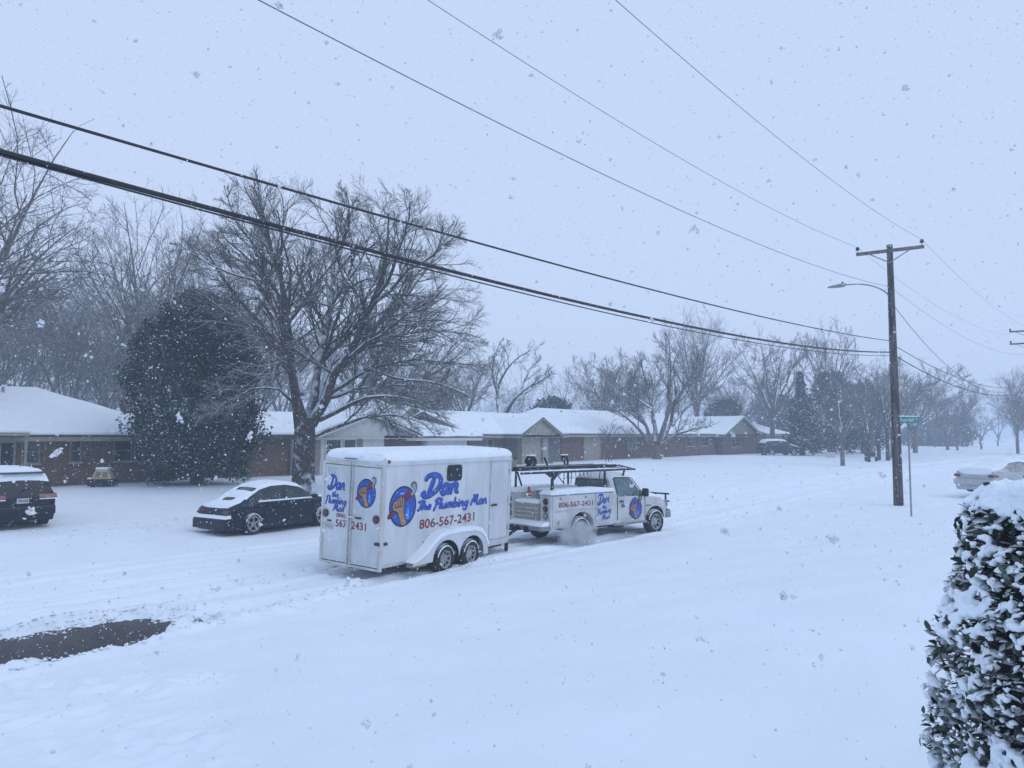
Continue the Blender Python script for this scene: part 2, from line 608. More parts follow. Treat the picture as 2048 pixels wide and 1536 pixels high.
zz_in = road_z(S, NN) - 0.06 + 0.10 * sstep(.74, .90, fbm2(S, NN, 74, 4, 4.0))
# the far rim thins out, the near rim is a cut edge
rim = np.where(NN > 12.6 + (S - 4.8) * .18, .34, .10)
k_in = np.clip((0.05 - pd) / rim, 0, 1)
k_in = np.clip(k_in + (k_in > 0) * (k_in < 1) * .55 * (fbm2(S, NN, 75, 3, 9.0) - .5), 0, 1)
Z = Z * (1 - k_in) + zz_in * k_in
# trodden snow and footprints on the near lawn
foot = random.Random(4)
for i in range(46):
    c = ground(foot.uniform(-40, 430), foot.uniform(1350, 1600))
    a = foot.uniform(0, 6.3)
    i0, i1 = np.searchsorted(gx, (c.x - .9, c.x + .9))
    j0, j1 = np.searchsorted(gy, (c.y - .9, c.y + .9))
    S_, N_ = S[i0:i1, j0:j1], NN[i0:i1, j0:j1]
    u = (S_ - c.x) * math.cos(a) + (N_ - c.y) * math.sin(a)
    w = -(S_ - c.x) * math.sin(a) + (N_ - c.y) * math.cos(a)
    q = (u / .20) ** 2 + (w / .11) ** 2
    Z[i0:i1, j0:j1] += foot.uniform(.018, .05) * (-np.exp(-q ** 1.5) + 0.55 * np.exp(-((np.sqrt(q) - 1.7) / .5) ** 2))
tro = sstep(9.0, 3.0, NN) if False else np.exp(-(((S - 2.6) / 2.6) ** 2 + ((NN - 8.2) / 2.8) ** 2))
Z += tro * 0.09 * (fbm2(S, NN, 81, 4, 1.9) - 0.5)
far = sstep(70, 160, np.hypot(S, NN))
ns, nn_ = S.shape
idx = np.arange(ns * nn_).reshape(ns, nn_)
quads = np.stack([idx[:-1, :-1], idx[1:, :-1], idx[1:, 1:], idx[:-1, 1:]], -1).reshape(-1, 4)
ground_o = np_mesh('ground', np.stack([S.ravel(), NN.ravel(), Z.ravel()], 1), quads=quads, mats=[M_SNOW], smooth=True)
ground_o['kind'] = 'structure'

xs = np.concatenate([np.arange(-60, 26, 6.0), np.arange(26, 140, 6.0)])
mb = MB()
mb.grid([[(x, n, float(road_z(x, n))) for n in (10.6, 12, 14, 16, 18, 20.4)] for x in xs])
road = mb.build('road', M_ASPHALT, smooth=True)
road['kind'] = 'structure'


def snow_z(x, y):
    i = int(np.clip(np.searchsorted(gx, x), 1, len(gx) - 1))
    j = int(np.clip(np.searchsorted(gy, y), 1, len(gy) - 1))
    return float(Z[i, j])


# crumbs of snow and dirt thrown about by the wheels
def crumbs(name, label, pts, r0, r1, m, seed, flat=.7):
    rng_ = np.random.default_rng(seed)
    n_ = len(pts)
    ov = np.array([[1, 0, 0], [-1, 0, 0], [0, 1, 0], [0, -1, 0], [0, 0, 1], [0, 0, -1], [.6, .6, .5], [-.6, .6, .5], [.6, -.6, .5], [-.6, -.6, .5]])
    of = np.array([[0, 6, 8], [2, 7, 6], [1, 9, 7], [3, 8, 9], [6, 7, 4], [7, 9, 4], [9, 8, 4], [8, 6, 4], [0, 2, 6], [2, 1, 7], [1, 3, 9], [3, 0, 8]])
    rr_ = np.exp(rng_.uniform(np.log(r0), np.log(r1), n_))
    v_ = np.array(pts)[:, None] + ov[None] * rng_.uniform(.6, 1.3, (n_, 10, 1)) * rr_[:, None, None] * np.array([1, 1, flat])
    o_ = np_mesh(name, v_.reshape(-1, 3), tris=(np.arange(n_)[:, None, None] * 10 + of[None]).reshape(-1, 3), mats=[m], smooth=True)
    o_['kind'] = 'stuff'
    o_['label'] = label
    return o_


rng = np.random.default_rng(33)
pts = []
pa = np.array(patch)
for k in range(900):                                          # round the bare patch
    i = rng.integers(0, len(pa))
    t_ = rng.uniform()
    q = pa[i] * (1 - t_) + pa[(i + 1) % len(pa)] * t_ + rng.normal(0, .20, 2) + (np.array([-.05, .16]) if i < 7 else np.array([.05, -.16]))
    pts.append((q[0], q[1], snow_z(*q) if snow_z(*q) > road_z(*q) else float(road_z(*q))))
for y in (-1.3, -.75, .75, 1.2):                              # beside the trailer's ruts
    for k in range(260):
        q = tr2(rng.uniform(-6, 4.5), y + rng.normal(0, .10))
        pts.append((q[0], q[1], snow_z(*q)))
for k in range(500):                                          # churned driveway mouth
    q = (suv_loc.x + 2.3 + rng.normal(0, 1.5), suv_loc.y - 1.3 + rng.normal(0, .8))
    pts.append((q[0], q[1], snow_z(*q)))
crumbs('snow_crumbs', 'loose lumps of snow beside the wheel ruts and the bare patch', pts, .008, .040, M_SNOW2, 1)
pts = []
for k in range(260):
    q = np.array(pa[rng.integers(0, 7)]) + np.array([rng.normal(0, .9), abs(rng.normal(0, .5))])
    pts.append((q[0], q[1], snow_z(*q) + .004))
for k in range(120):
    q = tr2(rng.uniform(-5, -.5), -.98 + rng.normal(0, .15))
    pts.append((q[0], q[1], snow_z(*q) + .004))
crumbs('dirt_crumbs', 'specks of dirt scattered on the churned snow', pts, .005, .016, M_BARK if False else mat('road_dirt', (.10, .08, .06), .9, var=.4), 2)
# ------------------------------------------------------------------ lettering and emblem shared by trailer and truck
GL = {
    'D': ([[(-.05, .80), (.10, .98), (.45, 1.02), (.80, .90), (.93, .62), (.80, .28), (.45, .03), (.12, -.02), (-.05, .08), (.02, .20)], [(.46, .86), (.40, .5), (.30, .12)]], 1.02),
    'T': ([[(0, .86), (.28, .98), (.62, .95)], [(.40, .95), (.27, .10), (.08, .02)]], .52),
    'P': ([[(.28, .92), (.20, .45), (.06, -.12)], [(.02, .78), (.34, 1.0), (.66, .86), (.58, .58), (.22, .46)]], .60),
    'M': ([[(.0, .02), (.14, .5), (.26, .98), (.42, .30), (.66, 1.0), (.72, .4), (.80, .06), (.92, .08)]], .98),
    'a': ([[(.46, .42), (.28, .50), (.09, .34), (.08, .12), (.22, .02), (.40, .18), (.48, .46)], [(.48, .48), (.43, .12), (.58, .05)]], .60),
    'n': ([[(.06, .48), (.06, .02)], [(.07, .28), (.24, .50), (.40, .44), (.40, .12), (.54, .05)]], .58),
    't': ([[(.20, .82), (.12, .12), (.28, .03)], [(.0, .52), (.36, .55)]], .36),
    'h': ([[(.14, .96), (.04, .02)], [(.07, .26), (.24, .50), (.38, .42), (.37, .10), (.50, .05)]], .54),
    'e': ([[(.08, .24), (.36, .30), (.34, .47), (.18, .48), (.07, .24), (.16, .03), (.42, .10)]], .46),
    'l': ([[(.14, .96), (.05, .14), (.20, .04)]], .24),
    'u': ([[(.05, .48), (.05, .14), (.18, .03), (.36, .18), (.40, .48)], [(.40, .48), (.38, .10), (.52, .05)]], .55),
    'm': ([[(.06, .48), (.06, .02)], [(.07, .28), (.20, .50), (.32, .44), (.32, .04)], [(.33, .28), (.46, .50), (.58, .44), (.58, .12), (.70, .05)]], .74),
    'b': ([[(.13, .96), (.05, .08)], [(.06, .10), (.22, .02), (.40, .20), (.34, .46), (.18, .46), (.08, .30)]], .48),
    'i': ([[(.08, .48), (.06, .10), (.18, .04)], [(.11, .68), (.13, .72)]], .22),
    'g': ([[(.44, .42), (.28, .50), (.09, .34), (.08, .14), (.22, .04), (.38, .18), (.46, .46)], [(.47, .48), (.38, -.20), (.18, -.34), (.0, -.22)]], .54),
    ' ': ([], .30),
}


def smooth_line(pts, n=6):
    pts = [np.array(p, float) for p in pts]
    if len(pts) < 3:
        return [pts[0] + (pts[-1] - pts[0]) * t for t in np.linspace(0, 1, 4)]
    q = [2 * pts[0] - pts[1]] + pts + [2 * pts[-1] - pts[-2]]
    out = []
    for i in range(1, len(q) - 2):
        p0, p1, p2, p3 = q[i - 1:i + 3]
        for t in np.linspace(0, 1, n, endpoint=False):
            out.append(0.5 * (2 * p1 + (p2 - p0) * t + (2 * p0 - 5 * p1 + 4 * p2 - p3) * t * t + (3 * p1 - p0 - 3 * p2 + p3) * t ** 3))
    out.append(pts[-1])
    return out


def ribbon(pts, w):
    """2-D brush stroke with round ends: vertices and faces"""
    pts = smooth_line(pts)
    n = len(pts)
    L_, R_ = [], []
    for i, p in enumerate(pts):
        t = pts[min(i + 1, n - 1)] - pts[max(i - 1, 0)]
        t = t / (np.linalg.norm(t) + 1e-9)
        ww = w * (0.86 + 0.14 * math.sin(math.pi * i / max(1, n - 1)))
        nrm = np.array((-t[1], t[0]))
        L_.append(p + nrm * ww)
        R_.append(p - nrm * ww)
    t0 = (pts[1] - pts[0]) / (np.linalg.norm(pts[1] - pts[0]) + 1e-9)
    t1 = (pts[-1] - pts[-2]) / (np.linalg.norm(pts[-1] - pts[-2]) + 1e-9)
    vs = [pts[0] - t0 * w * .8] + [p for ab in zip(L_, R_) for p in ab] + [pts[-1] + t1 * w * .8]
    fs = [(0, 2, 1)] + [(1 + 2 * i, 2 + 2 * i, 4 + 2 * i, 3 + 2 * i) for i in range(n - 1)] + [(2 * n - 1, 2 * n, 2 * n + 1)]
    return vs, fs


def script(word, pen=.085, slant=.22, gap=.02):
    """brush-script word as a list of strokes in units of the capital height; returns strokes and width"""
    x, out = 0.0, []
    for ch in word:
        st, adv = GL[ch]
        for s in st:
            v, f = ribbon(s, pen if ch.islower() else pen * 1.15)
            out.append(([(q[0] + x + slant * q[1], q[1]) for q in v], f))
        x += adv + gap
    return out, x


class Print:
    """flat vinyl print on a panel: to3(u, v, lift) puts panel coordinates into the thing's own space"""
    KEYS = 'nbrlsgw'

    def __init__(self, to3):
        self.to3, self.mb, self.n = to3, MB(), 0

    def mesh(self, vs, fs, m, lift):
        self.n += 1
        l_ = lift + self.n * 0.00003
        self.mb.add([self.to3(a, b, l_) for a, b in vs], fs, self.KEYS.index(m))

    def poly(self, pts, m, lift):
        self.mesh(pts, [tuple(range(len(pts)))], m, lift)

    def word(self, w, u, v, cap, rise=0.0, width=None, shadow=.05, pen=.085):
        st, wd = script(w, pen)
        kx = cap if width is None else width / wd
        for dx, dy, m, lift in ((shadow, -shadow, 'n', .003), (0, 0, 'b', .0055)):
            for vs, fs in st:
                self.mesh([(u + (a + dx) * kx, v + (b + dy) * cap + rise * a * kx) for a, b in vs], fs, m, lift)
        return self

    def block(self, s, u0, u1, v0, v1, m='r', rise=0.0):
        vs, fs = text2d(s)
        self.mesh([(u0 + a * (u1 - u0), v0 + b * (v1 - v0) + rise * a) for a, b in vs], fs, m, .004)
        return self

    def emblem(self, cu, cv, r, ry=None):
        ry = ry or r
        T = lambda a, b: (cu + a * r, cv + b * ry)
        el = lambda k, n=40: [T(k * math.cos(2 * math.pi * i / n), k * math.sin(2 * math.pi * i / n)) for i in range(n)]
        self.poly(el(1.0), 'n', .003)
        self.poly(el(.90), 'b', .0036)

        def stroke(pts, w, m, lift):
            vs, fs = ribbon(pts, w)
            self.mesh([T(a, b) for a, b in vs], fs, m, lift)
        # water drop
        self.poly([T(a, b) for a, b in [(.38, .02), (.45, -.25), (.49, -.48), (.44, -.62), (.34, -.66), (.24, -.58), (.24, -.44), (.32, -.25)]], 'l', .0042)
        # wrench: dark edge then red handle and grey jaw
        stroke([(-1.0, -.45), (-.6, -.2), (-.1, .2), (.35, .48), (.52, .52)], .15, 'n', .0042)
        stroke([(-1.0, -.45), (-.6, -.2), (-.1, .2), (.35, .48)], .10, 'r', .0048)
        stroke([(.18, .40), (.30, .62), (.52, .60), (.58, .40)], .11, 'r', .0050)
        jaw = [(.46, .50), (.72, .78), (.67, .93), (.57, .88), (.52, 1.06), (.74, 1.20), (.96, 1.10), (1.02, .86), (.92, .64), (.62, .40)]
        self.poly([T(a, b) for a, b in jaw], 'n', .0043)
        self.poly([T(.775 + (a - .775) * .74, .80 + (b - .80) * .80) for a, b in jaw], 'g', .0052)
        # forearm and fist
        self.poly([T(a, b) for a, b in [(-.52, -.10), (.06, -.05), (.13, -.45), (.38, -.86), (.14, -.97), (-.14, -.96), (-.27, -.55)]], 'n', .0056)
        self.poly([T(a, b) for a, b in [(-.47, -.08), (.01, -.03), (.08, -.45), (.31, -.84), (.13, -.91), (-.10, -.90), (-.22, -.53)]], 's', .0062)
        self.poly([T(a, b) for a, b in [(-.82, -.05), (-.78, .22), (-.64, .35), (-.50, .35), (-.44, .45), (-.30, .47), (-.24, .53), (-.08, .51), (.06, .46), (.15, .30), (.13, -.08), (-.06, -.24), (-.45, -.28), (-.72, -.22)]], 'n', .0058)
        self.poly([T(a, b) for a, b in [(-.76, -.03), (-.72, .19), (-.62, .29), (-.49, .29), (-.42, .39), (-.29, .41), (-.23, .47), (-.09, .45), (.02, .40), (.09, .27), (.07, -.06), (-.09, -.17), (-.44, -.21), (-.66, -.16)]], 's', .0064)
        for k in range(4):
            stroke([(-.60 + .17 * k, .26 + .05 * k), (-.52 + .17 * k, .02 + .02 * k)], .028, 'n', .0070)
        stroke([(-.62, -.04), (-.30, .01), (.02, .0)], .028, 'n', .0072)

        return self

    def build(self, parent, name):
        return self.mb.build(name, [M_NAVYV, M_BLUE, M_REDV, M_LBLUE, M_SKIN, M_GREYV, M_PLATE], parent, fix=False)
# ------------------------------------------------------------------ wheels
def wheel(parent, c, r, w, side, style='steel', rim_r=None, snowy=True):
    """part wheel (the hub) > tyre, rim; side = -1 shows its face towards -y"""
    rim_r = rim_r or r * 0.60
    x, y, z = c
    hub = MB().lathe([(.02, side * w * .10), (rim_r * .9, side * w * .06), (rim_r * .9, -side * w * .3)], c, 'y', 20).build('wheel', M_UNDER, parent, smooth=True)
    h = w / 2
    prof = [(rim_r * .96, -h * .8), (rim_r * 1.05, -h), (r * .90, -h), (r * .975, -h * .82), (r, -h * .5), (r, h * .5), (r * .975, h * .82), (r * .90, h), (rim_r * 1.05, h), (rim_r * .96, h * .8)]
    MB().lathe(prof, c, 'y', 36, cap=False).build('tyre', M_RUBBER, hub, smooth=True)
    rb = MB()
    rb.lathe([(rim_r * .84, side * h * .55), (rim_r * .88, side * h * .92), (rim_r * 1.02, side * h * .96), (rim_r * 1.03, side * h * .6)], c, 'y', 32, cap=False)
    if style == 'steel':
        rb.lathe([(rim_r * .02, side * h * .80), (rim_r * .16, side * h * .78), (rim_r * .20, side * h * .66), (rim_r * .40, side * h * .62), (rim_r * .60, side * h * .50), (rim_r * .62, side * h * .40)], c, 'y', 24)
        for k in range(8):
            a = 2 * math.pi * (k + .5) / 8
            p0 = Vector((x + math.cos(a) * rim_r * .55, y + side * h * .48, z + math.sin(a) * rim_r * .55))
            p1 = Vector((x + math.cos(a) * rim_r * .88, y + side * h * .60, z + math.sin(a) * rim_r * .88))
            rb.tube([p0, p1], rim_r * .135, 6)
    else:
        rb.lathe([(rim_r * .05, side * h * .72), (rim_r * .22, side * h * .72), (rim_r * .24, side * h * .4)], c, 'y', 18)
        for k in range(5):
            a = 2 * math.pi * k / 5 + .31
            t = Vector((math.cos(a), 0, math.sin(a)))
            q = Vector((-math.sin(a), 0, math.cos(a)))
            o = Vector((x, y, z))
            vs = []
            for rr, ww in ((.12, .20), (.5, .11), (.95, .16)):
                for sg in (-1, 1):
                    for dp in (.80 - .12 * rr, .35):
                        vs.append(o + t * rim_r * rr + q * sg * rim_r * ww + Vector((0, side * h * dp, 0)))
            fs = []
            for i in (0, 4):
                fs += [(i, i + 4, i + 6, i + 2), (i + 1, i + 3, i + 7, i + 5), (i, i + 1, i + 5, i + 4), (i + 2, i + 6, i + 7, i + 3)]
            fs += [(0, 2, 3, 1), (8, 9, 11, 10)]
            rb.add(vs, fs)
    rb.build('rim', M_STEEL, hub, smooth=True)
    if snowy:
        rnd = random.Random(int(x * 100))
        sm = MB()
        pts, rad = [], []
        for k in range(13):
            a = math.pi * (0.08 + .84 * k / 12)
            pts.append((x + math.cos(a) * r * .87, y + side * h * .98, z + math.sin(a) * r * .87))
            rad.append(r * .045 * rnd.uniform(.5, 1.4))
        sm.tube(pts, rad, 6)
        sm.build('packed_snow', M_SNOW2, hub, smooth=True)
    return hub


# ------------------------------------------------------------------ enclosed cargo trailer
t = thing('cargo_trailer', 'white enclosed tandem-axle plumbing trailer with snow on its rounded roof', 'trailer', tr_loc, rot=tr_rot)
W2, ZB, ZT, L = TR_W / 2, TR_B, TR_B + TR_WALL, TR_L


def outline(o=0.0, rf=.30, rr=.04):
    pts = []
    for cx, cy, r_, a0 in ((L - rf, -W2 + rf, rf, -90), (L - rf, W2 - rf, rf, 0), (rr, W2 - rr, rr, 90), (rr, -W2 + rr, rr, 180)):
        for k in range(7):
            a = R(a0 + 90 * k / 6)
            pts.append((cx + (r_ + o) * math.cos(a), cy + (r_ + o) * math.sin(a)))
    return pts


mb = MB()
mb.grid([[(x, y, z) for x, y in outline(o)] for z, o in ((ZB, -.02), (ZB + .02, 0), (ZT, 0))], close=True)
mb.add([(x, y, ZB) for x, y in outline(-.02)], [tuple(range(28))])
mb.add([(x, y, ZT) for x, y in outline(0)], [tuple(range(28))])
mb.build('body', M_WHITE, t, smooth=True)
mb = MB()
rows = [[(x, y, ZT + z) for x, y in outline(o)] for z, o in ((-.012, .004), (-.012, .022), (.012, .022), (.014, .012), (.10, .008), (.16, -.03), (.20, -.10), (.215, -.2))]
mb.grid(rows, close=True)
mb.add(rows[-1], [tuple(range(28))])
mb.build('roof_cap', M_WHITE, t, smooth=True)
mb = MB()
rows = []
rnd = random.Random(2)
for z, k_ in ((.085, 1.002), (.12, 1.008), (.17, 1.004), (.225, .972), (.275, .92), (.305, .84), (.318, .6), (.324, .25)):
    rows.append([])
    for i, (x, y) in enumerate(outline(.006, rf=.34, rr=.12)):
        x, y = L / 2 + (x - L / 2) * (1 - (1 - k_) * (.45 if k_ > .8 else 1)), y * k_
        nz = mnoise.noise(Vector((x * 1.1, y * 1.1, z * 3))) * .022
        rows[-1].append((x, y, ZT + z + nz - (.012 if x < .4 else 0)))
mb.grid(rows, close=True)
mb.add(rows[-1], [tuple(range(28))])
so = mb.build('roof_snow', M_SNOW2, t, smooth=True, angle=180)
so.modifiers.new('round', 'SUBSURF').levels = 1
so.modifiers['round'].render_levels = 1
# seams and posts of the near wall
mb = MB()
for x in (2.97, 1.16, 0.035):
    mb.box(x, x + .012, -W2 - .0035, -W2 + .002, ZB + .03, ZT - .015)
mb.build('panel_seam', M_TRIM, t)
mb = MB()
mb.box(.0, L - .3, -W2 - .012, -W2 + .004, ZB - .02, ZB + .055)
mb.build('bottom_rail', M_TRIM, t, bevel=.004)
# side door
d = MB().box(4.03, 4.82, -W2 - .020, -W2 - .002, ZB + .16, ZT - .05).build('side_door', M_WHITE, t, bevel=.006)
mb = MB()
for a in ((4.0, 4.025, ZB + .13, ZT - .02), (4.825, 4.85, ZB + .13, ZT - .02)):
    mb.box(a[0], a[1], -W2 - .024, -W2 + .002, a[2], a[3])
mb.box(4.025, 4.825, -W2 - .024, -W2 + .002, ZT - .045, ZT - .02)
mb.box(4.025, 4.825, -W2 - .024, -W2 + .002, ZB + .13, ZB + .155)
mb.build('door_frame', M_TRIM, d)
mb = MB()
mb.box(4.05, 4.20, -W2 - .055, -W2 - .02, ZB + 1.02, ZB + 1.065)
mb.box(4.18, 4.30, -W2 - .048, -W2 - .03, ZB + 1.015, ZB + 1.07)
mb.build('handle', M_BLACK, d, bevel=.006)
mb = MB()
for z in (ZB + .35, ZB + 1.1, ZB + 1.85):
    mb.tube([(4.842, -W2 - .028, z), (4.842, -W2 - .028, z + .11)], .012, 8)
mb.build('hinge', M_GREYST, d)
# small window
w = MB()
pts = []
for cx, cz, a0 in ((2.76 - .09, ZT - .45 + .09, -90), (2.76 - .09, ZT - .06 - .09, 0), (2.17 + .09, ZT - .06 - .09, 90), (2.17 + .09, ZT - .45 + .09, 180)):
    for k in range(6):
        a = R(a0 + 18 * k)
        pts.append((cx + .09 * math.cos(a), cz + .09 * math.sin(a)))
w.prism(pts, 'y', -W2 - .016, -W2 + .01)
wo_ = w.build('side_window', M_BLACK, t, bevel=.004)
cx_, cz_ = sum(p[0] for p in pts) / 24, sum(p[1] for p in pts) / 24
MB().prism([(cx_ + (p[0] - cx_) * .90, cz_ + (p[1] - cz_) * .86) for p in pts], 'y', -W2 - .019, -W2 - .010).build('pane', M_GLASS, wo_)
# rear frame and doors
fr = MB()
fr.box(-.045, .02, -W2 - .012, -W2 + .055, ZB - .05, ZT - .01)
fr.box(-.045, .02, W2 - .055, W2 + .012, ZB - .05, ZT - .01)
fr.box(-.050, .02, -W2 - .016, W2 + .016, ZB - .09, ZB - .04)
fr.box(-.045, .02, -W2 + .056, W2 - .056, ZT - .06, ZT - .01)
fr.build('rear_frame', M_RUST, t, bevel=.006)
MB().box(-.012, .01, -W2 + .055, W2 - .055, ZB - .04, ZT - .06).build('door_seal', M_BLACK, t)
for nm, y0, y1, lab in (('rear_door', .012, W2 - .062, 'left rear door with the script name'), ('rear_door', -W2 + .062, -.012, 'right rear door with the round emblem')):
    dr = MB().box(-.034, -.013, y0, y1, ZB - .02, ZT - .075).build(nm, M_WHITE, t, bevel=.005)
    tr_ = MB()
    for a in ((y0, y0 + .018, ZB - .018, ZT - .077), (y1 - .018, y1, ZB - .018, ZT - .077)):
        tr_.box(-.040, -.030, a[0] + .001, a[1] - .001, a[2], a[3])
    tr_.box(-.040, -.030, y0 + .02, y1 - .02, ZB + .05, ZB + .066)
    tr_.build('door_trim', M_TRIM, dr)
    hg = MB()
    yy = W2 - .03 if y0 > 0 else -W2 + .03
    for z in (ZB + .35, ZB + 1.75):
        hg.box(-.060, -.036, yy - .05, yy + .05, z, z + .10)
    hg.build('hinge', M_TRIM, dr, bevel=.008)
mb = MB()
mb.tube([(-.062, .055, ZB - .06), (-.062, .055, ZT + .06)], .017, 10)
mb.tube([(-.062, -.02, ZB - .05), (-.062, -.02, ZT + .02)], .012, 8)
mb.build('lock_bar', M_TRIM, t, smooth=True)
mb = MB()
mb.box(-.09, -.045, -.16, .10, ZB + .99, ZB + 1.03)
mb.box(-.085, -.04, .02, .09, ZB + .93, ZB + 1.06)
mb.build('bar_handle', M_TRIM, t, bevel=.006)
mb = MB()
mb.box(-.10, -.075, -.36, -.20, ZB + .985, ZB + 1.025)
mb.box(-.10, -.060, .06, .22, ZT + .085, ZT + .105)
mb.box(-.10, -.060, -.14, .02, ZT + .085, ZT + .105)
mb.box(-.075, -.046, -W2 + .02, -W2 + .16, ZB + .47, ZB + .53)
mb.box(.06, .16, -W2 - .030, -W2 - .006, ZB + .47, ZB + .53)
mb.build('latch', M_BLACK, t, bevel=.006)
for y, z in ((W2 - .14, ZB + 1.02), (-W2 + .16, ZB + 1.02)):
    o = MB().lathe([(.0, -.036), (.088, -.036), (.092, -.058), (.080, -.066)], (0, y, z), 'x', 26).build('tail_light', M_BLACK, t, smooth=True)
    MB().lathe([(.0, -.066), (.074, -.066), (.060, -.080), (.0, -.085)], (0, y, z), 'x', 26).build('lens', M_DARKRED, o, smooth=True)
pl = MB().box(-.046, -.036, W2 - .40, W2 - .10, ZB + .67, ZB + .82).build('licence_plate', M_PLATE, t, bevel=.004)
mb = MB()
for k in range(6):
    mb.box(-.0475, -.0465, W2 - .37 + k * .042, W2 - .35 + k * .042, ZB + .705, ZB + .775)
mb.build('plate_print', M_GREYV, pl)
MB().box(-.060, -.036, W2 - .33, W2 - .2, ZB + .845, ZB + .875).build('plate_lamp', M_BLACK, t, bevel=.005)
MB().box(-.0365, -.0345, W2 - .40, W2 - .14, ZT - .32, ZT - .13).build('blank_sticker', M_PLATE, t)
for x, y, m_, nm in ((.10, -W2 - .020, M_RED, 'marker_lamp'), (L - .20, -W2 + .012, M_AMBER, 'marker_lamp')):
    MB().lathe([(.0, 0), (.040, 0), (.034, -.018), (.0, -.026)], (x, y, ZT + .075), 'y', 16).build(nm, m_, t, smooth=True)
# double-arch mudguard, snow on it
AXZ = -.03
out = [(.78, .0), (1.02, .06), (1.25, .16), (1.46, .32), (1.68, .45), (1.95, .515), (2.5, .53), (3.05, .515), (3.32, .45), (3.52, .30), (3.64, .10), (3.68, -.12)]
inn = []
for cx in (2.98, 1.97):
    for k in range(13):
        a = math.pi * k / 12
        inn.append((cx + .495 * math.cos(a), AXZ + .02 + .42 * math.sin(a)))
poly = [(x, ZB + z) for x, z in out] + [(3.49, ZB - .12)] + [(x, ZB + z) for x, z in inn] + [(1.46, ZB - .04), (.78, ZB - .05)]
MB().prism(poly, 'y', -W2 - .245, -W2 - .225).build('fender_skirt', M_WHITE, t, bevel=.004)
mb = MB()
mb.grid([[(x, y, ZB + z - .004) for x, z in out] for y in (-W2 - .228, -W2 + .002)])
mb.build('fender_top', M_WHITE, t, smooth=True)
mb = MB()
th = [.012, .05, .075, .085, .085, .085, .085, .085, .075, .05, .02, .0]
mb.prism([(x, ZB + z + .004) for x, z in out[:-1]] + [(x + (.05 if i > 7 else 0), ZB + z + .02 + th[i] * 1.15) for i, (x, z) in list(enumerate(out))[:-1][::-1]], 'y', -W2 - .27, -W2 + .01)
mb.build('fender_snow', M_SNOW2, t, smooth=True, bevel=.045, segs=3)
MB().box(.80, 1.30, -W2 - .20, -W2 - .02, ZB - .10, ZB - .02).build('step', M_TAN, t, bevel=.008)
MB().box(1.38, 3.6, -W2 - .01, -W2 + .02, ZB - .22, ZB + .40).build('wheel_well', M_UNDER, t)
for x in (1.97, 2.98):
    wheel(t, (x, -W2 - .13, .355), .36, .20, -1, 'steel', .20)
    wheel(t, (x, W2 + .13, .355), .36, .20, 1, 'steel', .20, snowy=False)
mb = MB()
for y in (-.7, 0, .7):
    mb.box(.02, L - .3, y - .04, y + .04, ZB - .12, ZB - .03)
mb.tube([(1.97, -W2 - .1, .355), (1.97, W2 + .1, .355)], .05, 8)
mb.tube([(2.98, -W2 - .1, .355), (2.98, W2 + .1, .355)], .05, 8)
mb.build('chassis', M_UNDER, t)
hitch_w = trk_loc + trk_mat @ Vector((-.22, 0, .50))
hl = tr_mat.inverted() @ (hitch_w - tr_loc)
mb = MB()
for y in (-.62, .62):
    mb.tube([(L - .25, y, ZB - .04), (hl.x - .1, hl.y + math.copysign(.07, y), hl.z - .02)], .045, 6)
mb.tube([(hl.x - .25, hl.y, hl.z), (hl.x + .06, hl.y, hl.z + .02)], .06, 8)
mb.tube([(L + .62, .05, ZB - .25), (L + .62, .05, ZB + .55)], .035, 8)
mb.build('tongue', M_UNDER, t, smooth=True)
MB().box(L - .05, L + .03, -W2 + .17, -W2 + .25, ZB - .30, ZB + .22).build('jack_leg', M_BLACK, t, bevel=.01)
mb = MB()
for k in range(3):
    mb.box(4.955, 4.985, -W2 + .028, -W2 - .006, ZB + .34 + k * .07, ZB + .36 + k * .07)
mb.box(4.90, 4.99, -W2 - .006, -W2 + .02, ZB + .98, ZB + 1.02)
mb.build('small_decal', M_GREYST, t)
# writing
sideT = lambda u, v, l_: (u, -W2 - l_, ZB + v)
rearT = lambda u, v, l_: (-.034 - l_, W2 - u, ZB + v)
Print(sideT).emblem(.63, 1.27, .455).build(t, 'emblem')
Print(sideT).word('Dan', 1.30, 1.46, .47, rise=.0, width=1.33, pen=.105).build(t, 'name_lettering')
pr = Print(sideT)
pr.word('The', 1.10, 1.14, .21, rise=-.01, width=.50, pen=.11)
pr.word('Plumbing', 1.70, 1.125, .245, rise=-.01, width=1.36, pen=.10)
pr.word('Man', 3.17, 1.115, .255, rise=-.01, width=.70, pen=.10)
pr.build(t, 'trade_lettering')
Print(sideT).block('806-567-2431', 1.22, 3.36, .70, .925, rise=.0).build(t, 'phone_number')
Print(rearT).emblem(1.36, 1.56, .285, .32).build(t, 'emblem')
pr = Print(rearT)
pr.word('Dan', .17, 1.58, .29, width=.52, pen=.09)
pr.word('the', .30, 1.40, .13, width=.20, pen=.10)
pr.word('Plumbing', .10, 1.25, .17, width=.66, pen=.075)
pr.word('Man', .36, 1.09, .15, width=.34, pen=.08)
pr.build(t, 'name_lettering')
pr = Print(rearT)
pr.block('(806)', .47, .76, .935, 1.05)
pr.block('567-', .46, .87, .74, .91)
pr.build(t, 'phone_number')
Print(rearT).block('2431', .95, 1.40, .74, .91).build(t, 'phone_number')


# ------------------------------------------------------------------ lofted car bodies
def table(tb):
    xs_, ys_ = zip(*tb)
    return lambda x: float(np.interp(x, xs_, ys_))


